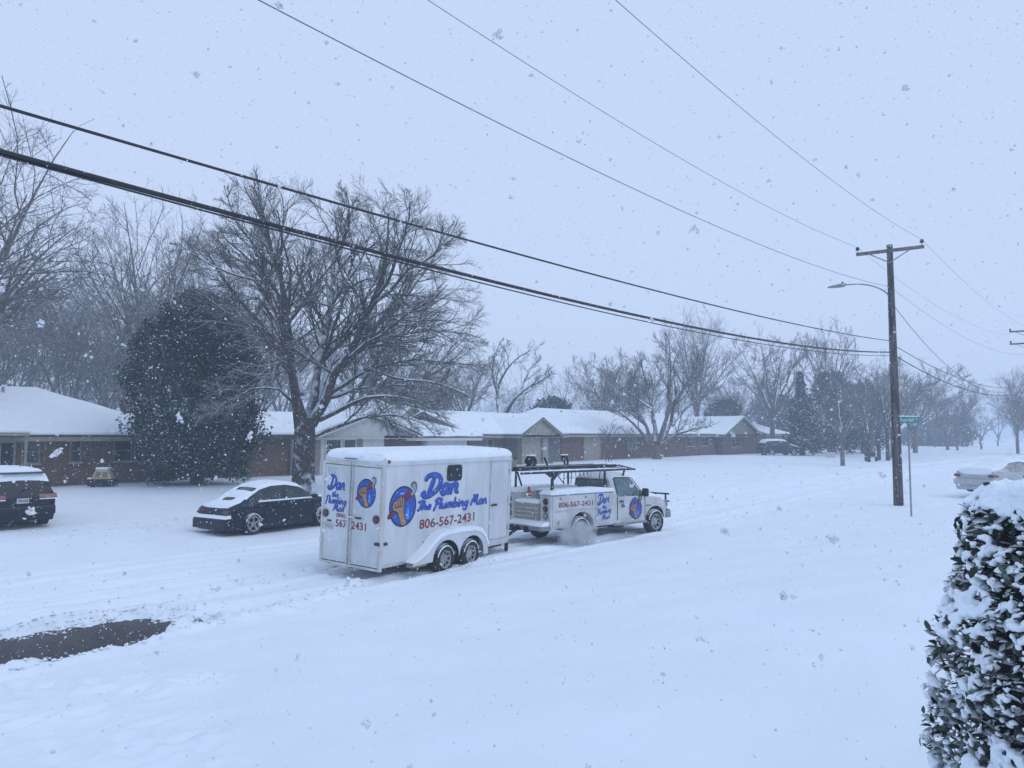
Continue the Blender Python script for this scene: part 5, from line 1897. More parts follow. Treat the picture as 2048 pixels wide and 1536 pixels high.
t_edge = tree_at(-120, 37, 175, 560, 'bare tree reaching in from the picture edge above the brick house', 21, fork=.30, n=11, r0=.38, per=(11, 8, 7), up=.02)
t_fork = tree_at(290, 58, 385, 330, 'tall forked bare tree rising behind the evergreen', 22, fork=.33, n=8, r0=.36, per=(11, 8, 6))
t_l1 = tree_at(135, 66, 505, 260, 'bare tree with leaning trunk behind the brick house roof', 23, fork=.28, n=8, r0=.30, per=(11, 8, 6))
t_l2 = tree_at(30, 72, 520, 260, 'grey bare tree behind the left end of the brick house', 24, fork=.25, n=8, r0=.26, per=(11, 8, 6))
t_l3 = copy_tree(t_l1, P(215, 880, 76) * 1, 2.0, (1, 1, .92), 'thin bare tree between the roof ridge and the evergreen')
t_l3.location.z = tz(t_l3.location.x, t_l3.location.y)
t_l4 = copy_tree(t_l2, P(445, 880, 68), 1.2, (1.1, 1.1, 1.12), 'bare tree crown showing between the evergreen and the big tree')
t_l4.location.z = tz(t_l4.location.x, t_l4.location.y)
t_l5 = copy_tree(t_l2, P(85, 880, 95), 4.2, (1.3, 1.3, 1.25), 'hazy bare tree farthest behind the brick house')
t_l5.location.z = .8
t_l6 = copy_tree(t_l1, P(355, 880, 92), 3.1, (1.3, 1.3, 1.2), 'hazy bare tree farthest behind the evergreen')
t_l6.location.z = .8
for i, (px, d, rz, sc, lab) in enumerate([
        (-20, 62, .7, 1.0, 'bare tree at the picture edge just above the brick roof ridge'),
        (185, 82, 4.6, .95, 'bare tree low behind the sloping end of the brick roof'),
        (250, 78, 5.5, 1.1, 'grey bare tree seen through the forked one'),
        (510, 74, 1.9, 1.0, 'bare tree over the snowy brick wing behind the big tree'),
        (565, 92, 3.6, 1.15, 'hazy bare tree seen through the big tree trunk limbs'),
        (720, 86, .3, 1.0, 'hazy bare tree seen through the big tree right side'),
        (800, 105, 2.4, 1.1, 'faint bare tree beyond the white garage')]):
    p_ = P(px, 890, d)
    copy_tree([t_l1, t_l2, t_fork][i % 3], (p_.x, p_.y, tz(p_.x, p_.y) - .05), rz, (sc, sc, sc * .8), lab)
# --- behind and between the houses on the right
D6 = 84.0
b6 = P(1003, 880, D6)
k6 = 1540 / D6
p6 = lambda lst: [((x - 1003) / k6, dy, (905 - y) / k6) for x, y, dy in lst]
make_tree('bare_tree', 'crooked bare tree with two leaning limbs behind the grey brick house', (b6.x, b6.y, tz(b6.x, b6.y)),
          [(p6([(1000, 910, 0), (1002, 850, 0), (1003, 825, 0)]), .42, .36),
           (p6([(1000, 830, 0), (995, 770, 1), (1012, 730, 1), (1035, 705, 1), (1060, 690, 1)]), .30, .04),
           (p6([(1006, 828, 0), (1030, 790, -1), (1060, 765, -1), (1085, 745, -1.5)]), .28, .04),
           (p6([(997, 780, 0), (985, 740, 0), (990, 700, 0), (1000, 680, 0)]), .2, .03),
           (p6([(1012, 730, 0), (1005, 700, 1), (1015, 675, 2)]), .14, .03),
           (p6([(1035, 786, 0), (1060, 730, 1), (1085, 705, 2)]), .14, .03),
           (p6([(1062, 764, 0), (1090, 750, -2), (1105, 740, -3)]), .12, .03)],
          31, (((1040 - 1003) / k6, 0, (905 - 745) / k6), (4.4, 4.4, 4.8)), per=(7, 6, 5), rmin=.015)
D8 = 73.0
b8 = P(1312, 880, D8)
k8 = 1540 / D8
p8 = lambda lst: [((x - 1312) / k8, dy, (900 - y) / k8) for x, y, dy in lst]
make_tree('bare_tree', 'multi-stemmed bare tree fanning out in front of the red brick house', (b8.x, b8.y, tz(b8.x, b8.y)),
          [(p8([(1314, 915, 0), (1313, 890, 0), (1312, 872, 0)]), .55, .42),
           (p8([(1300, 872, 0), (1270, 835, -1), (1235, 805, -1.5), (1205, 792, -2), (1172, 778, -2)]), .2, .03),
           (p8([(1305, 870, 0), (1290, 825, 0), (1275, 790, 1), (1260, 740, 1)]), .2, .03),
           (p8([(1310, 865, 0), (1312, 810, 1), (1300, 750, 2), (1290, 690, 2)]), .24, .03),
           (p8([(1318, 865, 0), (1335, 800, -1), (1338, 730, -1), (1330, 665, -2)]), .26, .03),
           (p8([(1320, 868, 0), (1345, 830, 1), (1360, 780, 1), (1400, 720, 2), (1420, 670, 2)]), .26, .03),
           (p8([(1322, 872, 0), (1350, 850, -1), (1385, 838, -2), (1420, 830, -2)]), .2, .03),
           (p8([(1345, 832, 0), (1390, 790, 2), (1440, 760, 3)]), .16, .03),
           (p8([(1335, 800, 0), (1370, 745, -2), (1385, 690, -3)]), .16, .03),
           (p8([(1305, 800, 0), (1260, 760, 2), (1215, 740, 3)]), .16, .03),
           (p8([(1290, 830, 0), (1240, 770, -2), (1200, 730, -3)]), .15, .03)],
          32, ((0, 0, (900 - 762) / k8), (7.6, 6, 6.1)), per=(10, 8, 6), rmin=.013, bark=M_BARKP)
t_b1 = tree_at(1235, 92, 690, 230, 'dense twiggy bare tree behind the red brick house', 33, fork=.2, n=9, r0=.3, per=(10, 8, 6))
t_b2 = tree_at(1545, 96, 655, 190, 'tall bare tree with straight trunk past the red brick house', 34, fork=.36, n=8, r0=.34, per=(8, 7, 5))
t_b3 = tree_at(1658, 98, 640, 130, 'narrow bare tree with steep upright branches near the utility pole', 35, fork=.3, n=9, r0=.3, per=(8, 6, 5), up=.22)
t_b4 = tree_at(1830, 108, 712, 210, 'wide hazy bare tree directly behind the utility pole', 36, fork=.28, n=8, r0=.34, per=(8, 7, 5))
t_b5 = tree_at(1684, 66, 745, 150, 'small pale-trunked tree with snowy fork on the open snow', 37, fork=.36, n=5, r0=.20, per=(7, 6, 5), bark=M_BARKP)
for i, (px, d, rz, sc, lab) in enumerate([
        (1470, 118, 1.0, .95, 'hazy bare tree above the gabled wing of the red brick house'),
        (1745, 92, 2.2, .80, 'bare tree with dark crown just beyond the pale-trunked tree'),
        (1785, 84, 4.0, .72, 'bare tree whose trunk shows right beside the utility pole'),
        (1395, 110, 5.1, 1.0, 'hazy bare tree behind the long red brick roof'),
        (1895, 130, .5, .95, 'faint bare tree with long branches past the street sign'),
        (930, 80, 2.6, .72, 'bare tree behind the roof of the grey brick house'),
        (860, 88, 3.9, .80, 'hazy bare tree above the tan gable peak'),
        (2035, 112, 1.4, .62, 'low bare tree at the picture edge down the street'),
        (2080, 105, 3.3, .72, 'second low bare tree at the picture edge down the street')]):
    src = [t_b1, t_b2, t_b4, t_fork][i % 4]
    p_ = P(px, 890, d)
    copy_tree(src, (p_.x, p_.y, tz(p_.x, p_.y) - .05), rz, (sc, sc, sc), lab)
# thin trunks on the far lawn
for i, (px, py, d, r_, hgt) in enumerate([(1738, 922, 74, .16, 7), (1758, 916, 78, .2, 8), (1776, 917, 78, .22, 8.5), (1627, 912, 92, .2, 7), (1727, 905, 100, .25, 8)]):
    p_ = P(px, py, d)
    lab = ['slender young tree by the dark trash bin on the far lawn', 'middle of three slim trunks left of the utility pole', 'slim trunk with flared foot nearest the utility pole', 'slim trunk at the back of the dark conifer', 'slim dark trunk behind the young trees'][i]
    rng = np.random.default_rng(60 + i)
    make_tree('young_tree', lab, (p_.x, p_.y, tz(p_.x, p_.y) - .05), generic_limbs(rng, hgt, 1.8, hgt * .4, 5, r_, .6), 60 + i, None, per=(5, 5, 4), rmin=.014, lens=(.4, .45, .5), group='slim trunks on the far lawn')
# staked sapling in front of the red brick house
p_ = P(1217, 921, 66)
rng = np.random.default_rng(70)
sap = make_tree('sapling', 'bare staked sapling in front of the red brick house', (p_.x, p_.y, tz(p_.x, p_.y)), generic_limbs(rng, 3.6, 1.0, 1.4, 6, .035, .7), 70, None, per=(5, 4, 3), rmin=.010)
for dx in (-.45, .45):
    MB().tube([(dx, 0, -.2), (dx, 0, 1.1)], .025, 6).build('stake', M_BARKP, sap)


# ------------------------------------------------------------------ evergreens: many small leaf faces through the crown's volume
M_EVER = mat('evergreen_leaf', (0.032, 0.058, 0.042), 0.6, var=0.55, scale=.7, snow=(.66, 1.02), snow_noise=.8)
M_EVER2 = mat('conifer_needles', (0.024, 0.036, 0.030), 0.7, var=0.4, scale=1.0, snow=(.55, .85), snow_noise=1.2)


def leaf_cloud(rng, n, sampler, size, flat=.5):
    c, out_dir = sampler(n)
    a = rng.normal(size=(n, 3))
    a /= np.linalg.norm(a, axis=1, keepdims=True)
    b = np.cross(a, rng.normal(size=(n, 3)))
    b /= np.linalg.norm(b, axis=1, keepdims=True) + 1e-9
    s_ = size * rng.uniform(.6, 1.4, n)[:, None]
    v = np.stack([c - a * s_, c + b * s_ * flat, c + a * s_, c - b * s_ * flat], 1).reshape(-1, 3)
    q = np.arange(n * 4).reshape(n, 4)
    return v, q


def evergreen(name, label, base, h, rad, seed, n, size, tiers=None, bark=None, leaf=None, low=.06):
    rng = np.random.default_rng(seed)
    root = thing(name, label, 'tree', base)
    MB().tube([(0, 0, -.3), (.05, 0, h * .4), (0, 0, h * .85)], [rad * .11, rad * .08, .03], 8).build('trunk', M_BARK, root, smooth=True)
    # clumps make the crown uneven
    nc = 520
    th = rng.uniform(0, 2 * np.pi, nc)
    zz = rng.uniform(low, 1, nc)
    prof = tiers if tiers is not None else (lambda z: np.sqrt(np.clip(1 - ((z - .45) / .56) ** 2, 0.02, 1)))
    rr = prof(zz) * np.sqrt(rng.uniform(.35, 1.0, nc)) * np.array([.86 + .42 * mnoise.noise(Vector((math.cos(a_) * 1.6, math.sin(a_) * 1.6, b_ * 3.4 + seed))) for a_, b_ in zip(th, zz)])
    cc = np.stack([np.cos(th) * rr * rad, np.sin(th) * rr * rad, zz * h], 1)
    cs = rng.uniform(.09, .19, nc) * rad * (.5 + .5 * prof(zz))

    def samp(m_):
        k = rng.integers(0, nc, m_)
        o_ = rng.normal(size=(m_, 3))
        o_ /= np.linalg.norm(o_, axis=1, keepdims=True)
        o_ *= (rng.uniform(0, 1, m_) ** .45)[:, None] * cs[k][:, None] * 1.35
        return cc[k] + o_, o_
    v, q = leaf_cloud(rng, n, samp, size)
    np_mesh('crown', v, quads=q, mats=[leaf or M_EVER], parent=root)
    return root


# a far-off wood that closes the horizon: one mass
rng = np.random.default_rng(77)
gr1, gr2, gr3 = [], [], []
for k in range(70):
    px = -150 + 2450 * (k + rng.uniform(-.4, .4)) / 70
    d = rng.uniform(125, 185)
    p_ = P(px, 890, d)
    hgt = rng.uniform(10.5, 16.0) * (.62 if px > 1850 else 1)
    lim = generic_limbs(rng, hgt, hgt * .38, hgt * rng.uniform(.2, .34), 6, .2, .45)
    conv = lambda q: (p_.x + RX[0] * q[0] + AX[0] * q[1], p_.y + RX[1] * q[0] + AX[1] * q[1], tz(p_.x, p_.y) + q[2])
    for pts, ra, rb in lim:
        o_, r_ = resample([conv(q) for q in pts], ra, rb, 6, rng, .08)
        gr1.append((o_, r_))
A1, B1 = np.array([a for a, b in gr1]), np.array([b for a, b in gr1])
A2, B2 = sprout(rng, A1, B1, 8, .45, 44, 4, .18, .06, .3, .5, .03)
A3, B3 = sprout(rng, A2, B2, 5, .6, 38, 3, .18, .05, .15, .6, .024)
v, q = tubes([(A1, B1, 5), (A2, B2, 3), (A3, B3, 3)])
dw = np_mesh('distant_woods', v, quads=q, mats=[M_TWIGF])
dw['kind'] = 'stuff'
dw['label'] = 'hazy bare wood closing the horizon behind the houses'

e = P(394, 962, 38.0)
evergreen('evergreen_tree', 'dense dark green evergreen standing between the two nearest houses', (e.x, e.y, tz(e.x, e.y)), 9.3, 3.30, 41, 62000, .088)
e = P(1604, 905, 90)
cone_t = lambda z: np.clip(1.02 - z, .03, 1) * (0.75 + .25 * np.sin(z * 40))
evergreen('conifer_tree', 'snow-dusted dark conifer near the far SUV', (e.x, e.y, tz(e.x, e.y)), 9.6, 3.0, 42, 9000, .17, tiers=cone_t, leaf=M_EVER2)
e = P(1105, 890, 90)
evergreen('evergreen_shrub', 'round grey evergreen behind the gap beside the red brick house', (e.x, e.y, tz(e.x, e.y)), 6.6, 3.3, 43, 7000, .18)
e = P(1665, 905, 100)
evergreen('evergreen_tree', 'dark evergreen mass behind the pale-trunked tree', (e.x, e.y, tz(e.x, e.y)), 10.5, 4.2, 44, 9000, .19, leaf=M_EVER2)
e = P(1728, 905, 106)
evergreen('evergreen_tree', 'evergreen crown behind the slim trunks left of the pole', (e.x, e.y, tz(e.x, e.y)), 9.5, 3.6, 45, 7000, .19, leaf=M_EVER2)
e = P(1455, 890, 112)
evergreen('evergreen_shrub', 'hazy evergreen above the end of the red brick roof', (e.x, e.y, tz(e.x, e.y)), 7.5, 3.6, 46, 5000, .2)
e = P(1900, 903, 165)
evergreen('distant_thicket', 'low hazy thicket past the street sign', (e.x, e.y, tz(e.x, e.y)), 6.0, 6.5, 47, 6000, .28)
e = P(1845, 903, 175)
evergreen('distant_thicket', 'low hazy thicket behind the street sign post', (e.x, e.y, tz(e.x, e.y)), 4.5, 5.5, 48, 5000, .28)
e = P(1560, 895, 130)
evergreen('evergreen_shrub', 'hazy evergreen behind the tall straight-trunked tree', (e.x, e.y, tz(e.x, e.y)), 9, 5, 49, 6000, .24)
# ------------------------------------------------------------------ utility poles, wires, street sign
PD = 32.0
pb = P(1797, 1003, PD)
pt_ = P(1779, 490, PD)
pole = thing('utility_pole', 'tall weathered wooden utility pole with crossarm and street lamp', 'pole', (pb.x, pb.y, tz(pb.x, pb.y) - .1))
H_ = pt_.z - pole.location.z
lx, ly = pt_.x - pb.x, pt_.y - pb.y                     # the pole leans a little
at = lambda z: Vector((lx * z / H_, ly * z / H_, z))
zpx = lambda py: (P(1790, py, PD).z - pole.location.z)
MB().tube([at(-.4), at(H_ * .25), at(H_ * .5), at(H_ * .75), at(H_)], [.195, .18, .158, .138, .118], 14).build('pole_shaft', M_POLEW, pole, smooth=True)
zc = zpx(503)
crossdir = Vector((0.12, -1, 0)).normalized()
M_CROSS = mat('crossarm_wood', (.17, .155, .14), .95, var=.3, scale=6, snow=(.8, 1.1))
c = at(zc)
ca = MB()
for k in (0,):
    p0, p1 = c - crossdir * 1.28, c + crossdir * 1.30
    ux = Vector((1, 0.12, 0)).normalized() * .055
    uz = Vector((0, 0, .065))
    off_ = -Vector((1, .12, 0)).normalized() * .17
    q = [p + off_ + a * ux + b * uz for p in (p0, p1) for a, b in ((-1, -1), (1, -1), (1, 1), (-1, 1))]
    ca.add(q, [(0, 1, 2, 3), (7, 6, 5, 4), (0, 4, 5, 1), (1, 5, 6, 2), (2, 6, 7, 3), (3, 7, 4, 0)])
arm = ca.build('crossarm', M_CROSS, pole)
mb = MB()
for s in (-1, 1):
    mb.tube([c + off_ + crossdir * s * .78 - Vector((0, 0, .05)), c + off_ * .75 - Vector((0, 0, .50))], .024, 6)
mb.build('brace', M_GREYST, pole)
ins = []
for s in (-1.22, 1.22):
    b0 = c + off_ + crossdir * s + Vector((0, 0, .065))
    mb = MB()
    mb.tube([b0, b0 + Vector((0, 0, .10))], .014, 6)
    mb.lathe([(.03, .10), (.085, .12), (.09, .15), (.05, .16), (.075, .19), (.07, .22), (.03, .25), (.0, .26)], b0, 'z', 14)
    mb.build('insulator', M_BLACK, pole, smooth=True)
    ins.append(b0 + Vector((0, 0, .24)))
zn = zpx(575)
mb = MB()
for s in (-1, 1):
    b0 = at(zn) + Vector((s * .22, 0, 0))
    mb.lathe([(.02, -.07), (.055, -.06), (.035, 0), (.055, .06), (.02, .07)], b0, 'z', 12)
    mb.tube([at(zn) + Vector((s * .1, 0, 0)), b0], .02, 6)
mb.build('spool_bracket', M_BLACK, pole)
# street lamp: arm curves out towards the road
zl = zpx(595)
vdir = Vector((-RX[0], -RX[1], 0))
l_px = lambda px, py: vdir * ((1783 - px) * PD / 1540) + Vector((0, 0, zpx(py)))
l0 = at(zl)
lp = [l0 + Vector((0, 0, -.05)), l_px(1770, 583) + at(zl) * 1 - Vector((0, 0, zl)), l_px(1748, 573), l_px(1722, 568.5), l_px(1690, 569.5)]
lp = [Vector((p_.x, p_.y, p_.z)) for p_ in lp]
MB().tube([tuple(q) for q in smooth_line([tuple(p_) for p_ in lp], 5)], .030, 8).build('lamp_arm', M_GREYST, pole, smooth=True)
a0, a1 = l_px(1690, 569.5), l_px(1655, 575)
dv = (a1 - a0).normalized()
sd = dv.cross(Vector((0, 0, 1))).normalized()
up_ = Vector((0, 0, 1))
mb = MB()
rows = []
for t_, w_, hh in ((-.02, .05, .06), (.05, .10, .085), (.30, .13, .085), (.55, .11, .06), (.74, .06, .03)):
    o_ = a0 + dv * t_
    rows.append([o_ + sd * w_ * math.cos(k * math.pi / 4) + up_ * hh * math.sin(k * math.pi / 4) for k in range(8)])
mb.grid(rows, close=True)
mb.add(rows[0], [tuple(range(8))])
mb.add(rows[-1], [tuple(range(8))])
lh = mb.build('lamp_head', M_GREYST, pole, smooth=True)
MB().tube([a0 + dv * .12 + up_ * .07, a0 + dv * .12 + up_ * .15], .035, 8).build('photocell', M_BLACK, lh)

# second pole down the street
p2 = P(2066, 890, 61)
p2.z = tz(p2.x, p2.y) - .1
pole2 = thing('utility_pole', 'distant utility pole with two crossarms at the picture edge', 'pole', p2)
H2 = P(2066, 655, 61).z - p2.z
MB().tube([(0, 0, -.4), (0, 0, H2 * .5), (0, 0, H2)], [.2, .165, .12], 12).build('pole_shaft', M_POLEW, pole2, smooth=True)
for z in (H2 - .25, H2 - 1.25):
    MB().box(-.06, .06, -1.25, 1.25, z - .06, z + .06).build('crossarm', M_CROSS, pole2)
    mb = MB()
    for y in (-1.18, 1.18):
        mb.lathe([(.03, .0), (.09, .05), (.05, .1), (.08, .15), (.02, .2)], (0, y, z + .065), 'z', 10)
    mb.build('insulator', M_BLACK, pole2, smooth=True)
    MB().tube([(0.07, -.8, z - .05), (0.07, 0, z - .5), (0.07, .8, z - .05)], .022, 5).build('brace', M_GREYST, pole2)

# wires: pole 0 stands outside the picture behind the viewer, one span back along the street
M_WIRE = mat('dark_cable', (.02, .022, .028), .6, var=.2, scale=6, snow=(.93, 1.2))
M_THIN = mat('grey_conductor', (.16, .18, .21), .5, .3, var=.15)
W0 = Vector((pole.location.x, pole.location.y, pole.location.z))
span0 = Vector((-37.0, -1.0, 0))
span2 = p2 - W0


def wire(name, label, a, span, sag, r, m, dz=0.0, t1=1.0, n=40, cat='cable'):
    pts = [a + span * (t_ * t1) + Vector((0, 0, dz * t_ * t1 - 4 * sag * t_ * t1 * (1 - t_ * t1))) for t_ in np.linspace(0, 1, n)]
    o_ = MB().tube(pts, r, 6).build(name, m, None, smooth=True)
    return tag(o_, label, cat, 'overhead lines between the poles')


iL, iR = W0 + ins[0], W0 + ins[1]
if (iL - Vector((0, 0, 0))).dot(Vector((RX[0], RX[1], 0))) > (iR).dot(Vector((RX[0], RX[1], 0))):
    iL, iR = iR, iL
nb = W0 + at(zn)
cq = lambda py: W0 + at(zpx(py)) + Vector((-.2, 0, 0))
wire('power_line', 'thin line from the left crossarm insulator running overhead', iL, span0, .75, .007, M_THIN, dz=-.45)
wire('power_line', 'thin line from the upper right crossarm insulator running overhead', iR, span0, .75, .007, M_THIN, dz=-.45)
wire('power_line', 'thin lowest line from the bracket above the lamp arm running overhead', nb + Vector((-.2, 0, 0)), span0, .70, .008, M_THIN, dz=-1.1)
wire('phone_cable', 'upper dark cable crossing the sky to the utility pole', cq(683), span0, .35, .015, M_WIRE, dz=-1.1)
wire('phone_cable', 'thick lower dark cable crossing in front of the big tree', cq(705), span0, .60, .025, M_WIRE, dz=-.9)
wire('phone_cable', 'thin cable slung just under the thick cable', cq(712), span0, .62, .010, M_WIRE, dz=-.76)
wire('power_line', 'thin line from the left insulator to the distant pole', iL, span2 + Vector((0, 0, .0)), .8, .006, M_THIN, dz=-.3)
wire('power_line', 'thin line from the right insulator to the distant pole', iR, span2, .8, .006, M_THIN, dz=-.3)
wire('power_line', 'thin line from the lamp bracket to the distant pole', nb + Vector((.2, 0, 0)), span2, .9, .007, M_THIN, dz=0)
wire('phone_cable', 'sagging cable from below the lamp arm to the distant pole', W0 + at(zpx(607)) + Vector((.15, 0, 0)), span2, 2.3, .012, M_WIRE, dz=-1.2)
wire('phone_cable', 'upper dark cable on the far side of the pole', W0 + at(zpx(690)) + Vector((.2, 0, 0)), span2, .9, .016, M_WIRE, dz=0)
wire('phone_cable', 'lower dark cable on the far side of the pole', W0 + at(zpx(710)) + Vector((.2, 0, 0)), span2, 1.0, .022, M_WIRE, dz=0)

# street sign
gb = P(1822, 1010, 27.0)
zs = tz(gb.x, gb.y)
sg = thing('street_sign', 'green street name sign on a thin steel post beside the utility pole', 'sign', (gb.x, gb.y, zs))
hs_ = P(1822, 847, 27.0).z - zs
MB().tube([(0, 0, -.3), (0, 0, hs_)], .030, 10).build('post', M_GREYST, sg, smooth=True)
vd = Vector((RX[0], RX[1], 0))
ang = math.atan2(vd.y, vd.x) + R(14)
bl = bpy.data.objects.new('name_blade', None)
zb_ = hs_ + .02
rotm = Matrix.Rotation(ang, 4, 'Z')
toB = lambda x, y, z: tuple(rotm @ Vector((x, y, z)))
Wd = .80
mb = MB()
cs_ = [(-.36, zb_), (.46, zb_), (.46, zb_ + .215), (-.36, zb_ + .215)]
mb.add([toB(x, y, z) for y in (-.006, .006) for x, z in cs_], [(3, 2, 1, 0), (4, 5, 6, 7), (0, 1, 5, 4), (1, 2, 6, 5), (2, 3, 7, 6), (3, 0, 4, 7)])
blade = mb.build('name_blade', M_SIGNG, sg)
prt = Print(lambda u, v, l_: toB(u, -.006 - l_ * .4, v))
prt.block('Randall', -.32, .23, zb_ + .045, zb_ + .185, 'w')
prt.block('St', .29, .41, zb_ + .10, zb_ + .18, 'w')
prt.build(blade, 'street_name')
ang2 = math.atan2(AX[1] + .518 * RX[1], AX[0] + .518 * RX[0]) + R(7)
r2 = Matrix.Rotation(ang2, 4, 'Z')
mb = MB()
cs_ = [(-.40, zb_ - .25), (.40, zb_ - .25), (.40, zb_ - .03), (-.40, zb_ - .03)]
mb.add([tuple(r2 @ Vector((x, y, z))) for y in (-.006, .006) for x, z in cs_], [(3, 2, 1, 0), (4, 5, 6, 7), (0, 1, 5, 4), (1, 2, 6, 5), (2, 3, 7, 6), (3, 0, 4, 7)])
mb.build('cross_blade', M_SIGNG, sg)
MB().box(-.04, .04, -.04, .04, hs_ - .04, hs_ + .02).build('bracket', M_GREYST, sg)
MB().add([toB(x, y, z) for y in (-.012, .012) for x, z in ((-.36, zb_ + .221), (.46, zb_ + .221), (.46, zb_ + .245), (-.36, zb_ + .25))], [(3, 2, 1, 0), (4, 5, 6, 7), (0, 1, 5, 4), (1, 2, 6, 5), (2, 3, 7, 6), (3, 0, 4, 7)]).build('snow_ridge', M_SNOW2, sg)

# small things on the far lawn
q = P(1742, 917, 76)
bn = thing('lawn_bench', 'small dark bench between the slim far trunks', 'bench', (q.x, q.y, tz(q.x, q.y)), YAW - R(90))
MB().box(-.55, .55, -.2, .2, .42, .47).build('seat', M_BLACK, bn)
for x in (-.5, .5):
    MB().box(x - .05, x + .05, -.18, .18, -.2, .42).build('leg', M_BLACK, bn)
MB().box(-.55, .55, .17, .21, .50, .85).build('backrest', M_BLACK, bn)
q = P(1661, 915, 84)
yb = thing('yard_sign', 'blank white board standing in snow near the pale-trunked tree', 'sign', (q.x, q.y, tz(q.x, q.y)), YAW - R(90))
MB().box(-.5, .5, -.02, .02, .0, .62).build('board', M_SIDING, yb)
for x in (-.4, .4):
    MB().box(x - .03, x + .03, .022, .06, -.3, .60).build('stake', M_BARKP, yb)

# ------------------------------------------------------------------ clipped hedge close to the viewer
rng = np.random.default_rng(5)
HD = 2.75
M_LEAF = mat('hedge_leaf', (0.055, 0.082, 0.058), 0.45, var=0.5, scale=9, spec=.4, snow=(.50, .90), snow_noise=9)
hc = P(2188, 1240, HD + .35)
gz = tz(hc.x, hc.y)
hedge = thing('hedge', 'clipped evergreen hedge laden with clumps of fresh snow', 'hedge', (hc.x, hc.y, gz))
htop = P(2020, 1000, HD).z - gz
hr = .44                                        # half width across the view


def hedge_surface(n):
    """points on the rounded block: right, depth, up in hedge space"""
    out_p, out_n = [], []
    while len(out_p) < n:
        th = rng.uniform(0, 2 * np.pi)
        z = rng.uniform(0, 1)
        c_, s_ = math.cos(th), math.sin(th)
        k = 1 / (abs(c_) ** 3.2 + abs(s_) ** 3.2) ** (1 / 3.2)
        if rng.uniform() < .22:
            rr = math.sqrt(rng.uniform(0, 1))
            p_ = np.array([c_ * k * hr * rr * .63, s_ * k * .62 * rr * .63, htop - .05 * rr ** 3])
            nr = np.array([0, 0, 1.])
        else:
            zz = z * htop
            shr = 1 - .40 * max(0, (zz / htop - .62) / .38) ** 2
            p_ = np.array([c_ * k * hr * shr, s_ * k * .62 * shr, zz])
            nr = np.array([c_ / hr, s_ / .62, 0])
            nr /= np.linalg.norm(nr)
        bump = .11 * (mnoise.noise(Vector(p_ * 3.2)) + .6 * mnoise.noise(Vector(p_ * 7.5)))
        p_ = p_ + nr * bump
        out_p.append(p_)
        out_n.append(nr)
    return np.array(out_p), np.array(out_n)


def to_world(a):
    return np.stack([RX[0] * a[:, 0] + AX[0] * a[:, 1], RX[1] * a[:, 0] + AX[1] * a[:, 1], a[:, 2]], 1)


n_l = 11500
lp_, ln_ = hedge_surface(n_l)
depth = rng.uniform(0, 1, n_l) ** 1.5 * .16
lp_ = lp_ - ln_ * depth[:, None] + rng.normal(0, .006, lp_.shape)
ax_ = ln_ * rng.uniform(.2, 1.0, (n_l, 1)) + rng.normal(0, .55, (n_l, 3)) + np.array([0, 0, .12])
ax_ /= np.linalg.norm(ax_, axis=1, keepdims=True)
upv = np.array([0, 0, 1.]) + rng.normal(0, .45, (n_l, 3)) + ln_ * .4
sd_ = np.cross(ax_, upv)
sd_ /= np.linalg.norm(sd_, axis=1, keepdims=True) + 1e-9
nm_ = np.cross(sd_, ax_)
ll = rng.uniform(.019, .035, n_l)[:, None]
ww = ll * rng.uniform(.40, .52, (n_l, 1))
fold = ww * .35
ring = [lp_ - ax_ * ll, lp_ - ax_ * ll * .45 + sd_ * ww * .8 + nm_ * fold, lp_ + ax_ * ll * .30 + sd_ * ww + nm_ * fold, lp_ + ax_ * ll - nm_ * fold * .6,
        lp_ + ax_ * ll * .30 - sd_ * ww + nm_ * fold, lp_ - ax_ * ll * .45 - sd_ * ww * .8 + nm_ * fold, lp_ - ax_ * ll * .45, lp_ + ax_ * ll * .30]
v = np.stack(ring, 1)
i8 = np.arange(n_l)[:, None] * 8
tri = np.concatenate([i8 + np.array([[0, 1, 6]]), i8 + np.array([[0, 6, 5]]), i8 + np.array([[2, 3, 7]]), i8 + np.array([[3, 4, 7]])])
qd = np.concatenate([i8 + np.array([[1, 2, 7, 6]]), i8 + np.array([[6, 7, 4, 5]])])
lv = np_mesh('leaves', to_world(v.reshape(-1, 3)), quads=qd, tris=tri, mats=[M_LEAF], smooth=True, parent=hedge)
lv['kind'] = 'stuff'
# near-black solid core stands in for the shade between the leaves; twigs follow
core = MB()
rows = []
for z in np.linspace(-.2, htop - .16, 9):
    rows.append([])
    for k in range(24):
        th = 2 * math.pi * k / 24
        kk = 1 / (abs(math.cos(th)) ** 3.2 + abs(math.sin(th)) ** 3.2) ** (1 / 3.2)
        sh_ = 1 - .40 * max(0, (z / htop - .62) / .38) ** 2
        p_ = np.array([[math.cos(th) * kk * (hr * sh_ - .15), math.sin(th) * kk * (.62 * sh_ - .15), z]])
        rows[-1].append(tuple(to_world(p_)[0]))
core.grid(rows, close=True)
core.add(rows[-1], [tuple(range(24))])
core.build('shade_core', M_UNDER, hedge, smooth=True)
mb = MB()
for k in range(160):
    p_, n_ = hedge_surface(1)
    a_ = to_world(p_ - n_ * .14)[0]
    b_ = to_world(p_ + n_ * .0 + np.array([[0, 0, .04]]))[0]
    mb.tube([tuple(a_), tuple((a_ + b_) / 2 + np.array([0, 0, -.01])), tuple(b_)], [.004, .003, .002], 4)
mb.build('twigs', M_BARK, hedge)['kind'] = 'stuff'
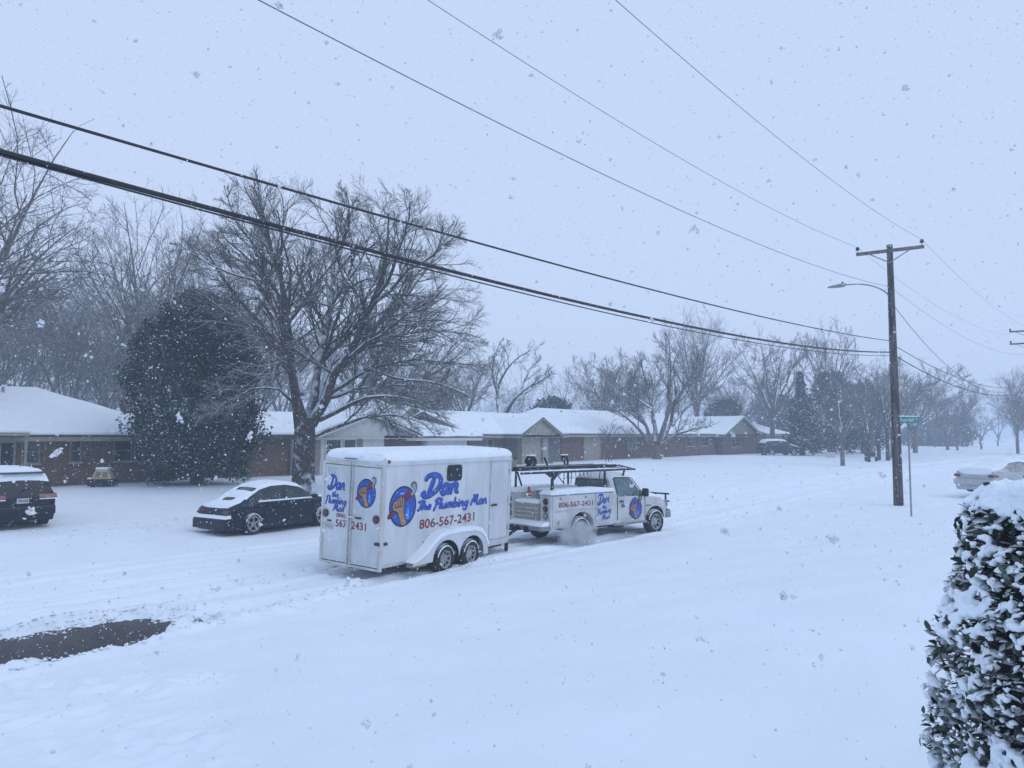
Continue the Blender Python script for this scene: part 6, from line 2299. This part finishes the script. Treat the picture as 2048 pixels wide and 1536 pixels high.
# snow clumps: overlapping blobs melted together
bm = bmesh.new()
bmesh.ops.create_icosphere(bm, subdivisions=1, radius=1.0)
ico_v = np.array([v_.co[:] for v_ in bm.verts])
ico_f = np.array([[v_.index for v_ in f_.verts] for f_ in bm.faces])
bm.free()
nb_ = 8000
bp_, bn_ = hedge_surface(nb_)
cv = []
for k in range(nb_):
    p_ = bp_[k]
    cl = mnoise.noise(Vector(p_ * 5.0) + Vector((7, 1, 3))) + .5 * mnoise.noise(Vector(p_ * 11.0))
    top = p_[2] > htop - .09
    if not top and cl < -.28 + .16 * rng.uniform():
        continue
    r_ = rng.uniform(.009, .014) if (rng.uniform() < .35 and not top) else (.009 + .034 * max(0, cl) + .010 * rng.uniform()) * (1.7 if top else 1.0)
    w_ = to_world((p_ + np.array([0, 0, r_ * .35]) - bn_[k] * .012)[None])[0]
    a_ = rng.uniform(0, 6)
    sc_ = ico_v * np.array([r_ * rng.uniform(.9, 1.5), r_ * rng.uniform(.8, 1.2), r_ * rng.uniform(.55, .8)])
    cv.append(np.stack([sc_[:, 0] * math.cos(a_) - sc_[:, 1] * math.sin(a_), sc_[:, 0] * math.sin(a_) + sc_[:, 1] * math.cos(a_), sc_[:, 2]], 1) + w_)
cv = np.array(cv)
cf = (np.arange(len(cv))[:, None, None] * len(ico_v) + ico_f[None]).reshape(-1, 3)
so_ = np_mesh('snow_clumps', cv.reshape(-1, 3), tris=cf, mats=[M_SNOW2], parent=hedge)
rm = so_.modifiers.new('melt', 'REMESH')
rm.mode = 'VOXEL'
rm.voxel_size = .0064
rm.use_smooth_shade = True
smo = so_.modifiers.new('soft', 'SMOOTH')
smo.factor, smo.iterations = .6, 5
tx = bpy.data.textures.new('snow_grain', 'CLOUDS')
tx.noise_scale = .022
ds = so_.modifiers.new('grain', 'DISPLACE')
ds.texture, ds.strength, ds.mid_level = tx, .016, .5
so_['kind'] = 'stuff'

# ------------------------------------------------------------------ falling snow
rng = np.random.default_rng(9)


def flakes(n, d0, d1, r0, r1, power=3.0):
    d = (rng.uniform(d0 ** power, d1 ** power, n)) ** (1 / power)
    tx_ = rng.uniform(-.86, .86, n)
    ty_ = rng.uniform(-.50, .72, n)
    p_ = np.stack([RX[0] * tx_ * d + AX[0] * d, RX[1] * tx_ * d + AX[1] * d, CAM_H + ty_ * d], 1)
    keep = p_[:, 2] > terrain(p_[:, 0], p_[:, 1]) + .1
    return p_[keep], np.exp(rng.uniform(np.log(r0), np.log(r1), n))[keep]


sets = [flakes(36000, 3.2, 13, .0030, .0085), flakes(30000, 10, 36, .005, .012)]
cl_p, cl_r = flakes(560, .8, 3.6, .0020, .0042, 2.2)          # near clumps: several crystals stuck together
for k in range(10):
    sets.append((cl_p + rng.normal(0, 1, cl_p.shape) * cl_r[:, None] * .62, cl_r * rng.uniform(.5, 1.1, len(cl_r))))
pos = np.concatenate([a for a, b in sets])
rad = np.concatenate([b for a, b in sets])
m_ = len(pos)
octv = np.array([[1, 0, 0], [-1, 0, 0], [0, 1, 0], [0, -1, 0], [0, 0, 1], [0, 0, -1]], float)
octf = np.array([[0, 2, 4], [2, 1, 4], [1, 3, 4], [3, 0, 4], [2, 0, 5], [1, 2, 5], [3, 1, 5], [0, 3, 5]])
jit = rng.uniform(.45, 1.35, (m_, 6, 1))
dirs = octv[None] * jit + rng.normal(0, .25, (m_, 6, 3))
v = (pos[:, None] + dirs * rad[:, None, None]).reshape(-1, 3)
tr_i = (np.arange(m_)[:, None, None] * 6 + octf[None]).reshape(-1, 3)
M_FLAKE = mat('snowflake', (.80, .83, .87), .9, var=.05, scale=3, spec=.2)
fl_o = np_mesh('falling_snow', v, tris=tr_i, mats=[M_FLAKE])
fl_o['kind'] = 'stuff'
fl_o['label'] = 'falling snowflakes filling the air'

# spray thrown up by the truck's rear wheel: a puff of powder
sp_c = trk_loc + trk_mat @ Vector((1.20, -1.15, .22))
spm = bpy.data.materials.new('powder_puff')
spm.use_nodes = True
N, Lk = spm.node_tree.nodes, spm.node_tree.links
N.remove(N['Principled BSDF'])
pv = N.new('ShaderNodeVolumePrincipled')
pv.inputs['Color'].default_value = (.90, .95, 1, 1)
tcn = N.new('ShaderNodeTexCoord')
ln_n = N.new('ShaderNodeVectorMath')
ln_n.operation = 'LENGTH'
Lk.new(tcn.outputs['Object'], ln_n.inputs[0])
nzn = N.new('ShaderNodeTexNoise')
nzn.inputs['Scale'].default_value = 2.4
nzn.inputs['Detail'].default_value = 4
Lk.new(tcn.outputs['Object'], nzn.inputs['Vector'])
m1 = N.new('ShaderNodeMath')
m1.operation = 'MULTIPLY_ADD'
m1.inputs[1].default_value = .9
Lk.new(nzn.outputs['Fac'], m1.inputs[0])
Lk.new(ln_n.outputs['Value'], m1.inputs[2])
mr_n = N.new('ShaderNodeMapRange')
mr_n.interpolation_type = 'SMOOTHSTEP'
mr_n.inputs[1].default_value, mr_n.inputs[2].default_value = .48, 1.14
mr_n.inputs[3].default_value, mr_n.inputs[4].default_value = 14.0, 0.0
Lk.new(m1.outputs[0], mr_n.inputs[0])
Lk.new(mr_n.outputs[0], pv.inputs['Density'])
Lk.new(pv.outputs[0], N['Material Output'].inputs['Volume'])
mb = MB()
mb.lathe([(math.sin(math.pi * k / 12) + .001, -math.cos(math.pi * k / 12)) for k in range(13)], (0, 0, 0), 'z', 20)
spo = mb.build('snow_spray', spm)
spo.location = sp_c
spo.rotation_euler = (0, 0, TRK_H)
spo.scale = (1.35, .40, .72)
spo['kind'] = 'stuff'
spo['label'] = 'powder snow thrown up by the rear wheel of the truck'

# ------------------------------------------------------------------ snow-filled air
hz = bpy.data.materials.new('snow_haze')
hz.use_nodes = True
N, Lk = hz.node_tree.nodes, hz.node_tree.links
N.remove(N['Principled BSDF'])
pv = N.new('ShaderNodeVolumePrincipled')
pv.inputs['Color'].default_value = (.74, .84, .95, 1)
pv.inputs['Density'].default_value = HAZE
pv.inputs['Anisotropy'].default_value = 0.0
Lk.new(pv.outputs[0], N['Material Output'].inputs['Volume'])
HB = MB().box(-130, 1050, -320, 960, -3.0, 19.5)
ho = HB.build('haze', hz)
ho['kind'] = 'stuff'
ho['label'] = 'snow-filled air'
